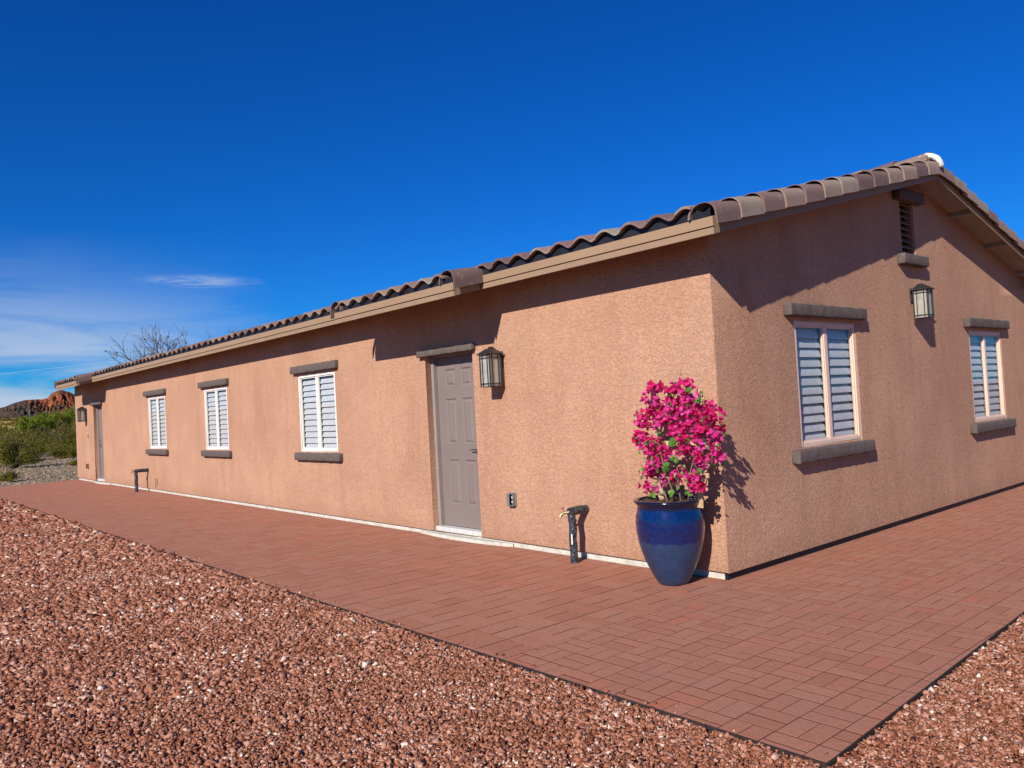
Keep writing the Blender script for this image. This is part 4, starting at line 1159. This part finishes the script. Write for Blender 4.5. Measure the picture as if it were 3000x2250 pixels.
# hills ------------------------------------------------------------------------
from mathutils import noise as mn
prof_pts = [(150, 1.2), (158, 1.9), (163, 2.35), (166, 2.2), (168.0, 2.15), (168.45, 2.25), (168.8, 2.42), (169.2, 2.55), (169.5, 2.45), (169.75, 2.30), (169.95, 2.05), (170.25, 1.98),
            (170.55, 2.05), (171.1, 2.02), (171.7, 1.92), (172.0, 1.78), (172.5, 1.55), (173.5, 1.3), (176, 1.0), (182, .8), (192, .9), (205, .5)]
def crest(az):
    for (a, e), (b, f) in zip(prof_pts, prof_pts[1:]):
        if a <= az <= b: return e+(f-e)*(az-a)/(b-a)
    return .5
m = MB(); azs = []
a_ = 150.0
while a_ < 205: azs.append(a_); a_ += .03 if 167.5 < a_ < 173.5 else .25
ND = 30
for az in azs:
    for k in range(ND+1):
        t = k/ND; d = 1000+450*t if t <= .6 else 1000+450*t
        x = 3.6+d*math.cos(R(az)); y = -5.2+d*math.sin(R(az))
        top = 1.45+1270*math.tan(R(crest(az)))
        base = terr(x, y)-1
        z_w = mn.noise(Vector((x*.01, y*.02, 9)))
        # ravines run down the face
        rav = 1-abs(mn.noise(Vector((x*.004, y*.16+z_w*4, 3))))*1.0
        up = min(1, t/.6); sh = (up**1.25) if t <= .6 else 1-(t-.6)*1.6
        nz = mn.fractal(Vector((x*.012, y*.03, 0)), .8, 2.1, 5)
        z = base+(top-base)*(sh*(1+.55*(rav-.78)*(1-up**3)*1.4)+.07*nz*(1-abs(up-.5)*1.2))
        if abs(t-.6) < .03: z = top+nz*1.6
        m.v.append((x, y, z))
n1 = ND+1
m.f = [(i*n1+k, (i+1)*n1+k, (i+1)*n1+k+1, i*n1+k+1) for i in range(len(azs)-1) for k in range(ND)]; m.t = [0]*len(m.f)
o = m.build('hills', M['hill'], smooth=True); tag(o, kind='structure')

# overhead line ------------------------------------------------------------------
m = MB(); p, q = Vector((-111, -20.9, 5.6)), Vector((-12, 21.2, 5.3)); pts = []
for i in range(25):
    t = i/24; v = p.lerp(q, t); v.z -= .5*4*t*(1-t)-.32; pts.append(v)
m.tube(pts, .006, 6)
o = m.build('overhead_cable', M['cable'], smooth=True); tag(o, 'thin pale overhead cable crossing the sky left of the roof', 'cable')

# ------------------------------------------------------------------ light, sky, camera
SUN = Vector((.30, -.76, .475)).normalized()      # towards the sun
el = math.asin(SUN.z); azm = math.atan2(SUN.x, SUN.y)
sl = bpy.data.lights.new('sun', 'SUN'); sl.energy = 5.0; sl.angle = R(.5); sl.color = (1, .945, .86)
so = bpy.data.objects.new('sun', sl); so.rotation_euler = SUN.to_track_quat('Z', 'Y').to_euler(); so.location = SUN*30; link(so)

w = bpy.data.worlds.new('World'); scene.world = w; w.use_nodes = True
nt = w.node_tree; nt.nodes.clear(); b = NB(nt)
out = b.n('ShaderNodeOutputWorld'); bg = b.n('ShaderNodeBackground')
sky = b.n('ShaderNodeTexSky', sky_type='NISHITA'); sky.sun_disc = False; sky.sun_elevation = el; sky.sun_rotation = azm
sky.air_density = 1.0; sky.dust_density = .15; sky.ozone_density = 3.2; sky.altitude = 900
hs = b.n('ShaderNodeHueSaturation'); hs.inputs['Saturation'].default_value = 1.30; hs.inputs['Value'].default_value = 1.0
b.l(sky.outputs[0], hs.inputs['Color'])
tc = b.n('ShaderNodeTexCoord'); sp = b.n('ShaderNodeSeparateXYZ'); b.l(tc.outputs['Generated'], sp.inputs[0])
mp = b.n('ShaderNodeMapping'); mp.inputs['Scale'].default_value = (2.2, 2.2, 17); mp.inputs['Rotation'].default_value = (R(3), R(2), 0)
b.l(tc.outputs['Generated'], mp.inputs[0])
cn = b.noise(mp.outputs[0], 1.6, 6, .58, .5)
cl = b.ramp(cn, [(.34, 0.0), (.57, 1.0)])
zf = b.ramp(sp.outputs[2], [(0, 1.0), (.07, .95), (.12, .55), (.16, .18), (.22, .0)])
yf = b.ramp(b.math('MULTIPLY', sp.outputs[0], -1), [(.90, 0.0), (.975, 1.0)])
fac = b.math('MULTIPLY', b.math('MULTIPLY', cl, zf), yf)
vm = b.n('ShaderNodeVectorMath', operation='SUBTRACT'); vm.inputs[1].default_value = (-.931, .325, .165); b.l(tc.outputs['Generated'], vm.inputs[0])
vs_ = b.n('ShaderNodeVectorMath', operation='MULTIPLY'); vs_.inputs[1].default_value = (13, 13, 95); b.l(vm.outputs[0], vs_.inputs[0])
vl = b.n('ShaderNodeVectorMath', operation='LENGTH'); b.l(vs_.outputs[0], vl.inputs[0])
wisp = b.math('MULTIPLY', b.ramp(vl.outputs['Value'], [(.05, .75), (1.0, 0.0)]), b.ramp(b.noise(mp.outputs[0], 5.0, 6, .65, 1.2), [(.38, .0), (.62, .9)]))
fac = b.math('ADD', b.math('MULTIPLY', fac, .92), wisp, True)
deep = b.mix(hs.outputs[0], (.17, .98, 1.88), 1.0, 'MULTIPLY')
colr = b.mix(deep, (8.6, 10.2, 13.0), fac)
b.l(colr, bg.inputs[0]); bg.inputs[1].default_value = .050
b.l(bg.outputs[0], out.inputs[0])

cam = bpy.data.cameras.new('camera'); cam.sensor_width = 36; cam.lens = 36*1696.0714/2212; cam.clip_start = .05; cam.clip_end = 9000
co = bpy.data.objects.new('camera', cam)
Rw = Matrix(((0.6496409150131693, 0.7582962148262384, -0.054346408538663675), (0.056541002387128864, 0.023095988739944937, 0.9981331025234976), (0.7581357375760035, -0.651500902443215, -0.027870728834489433)))
Mx = Rw.transposed().to_4x4(); Mx.translation = Vector((3.61975753, -5.2200932, 1.45)); co.matrix_world = Mx
link(co); scene.camera = co
scene.view_settings.view_transform = 'Standard'; scene.view_settings.look = 'None'; scene.view_settings.exposure = .22; scene.view_settings.gamma = 1
scene.cycles.max_bounces = 6; scene.cycles.diffuse_bounces = 1; scene.cycles.transparent_max_bounces = 12
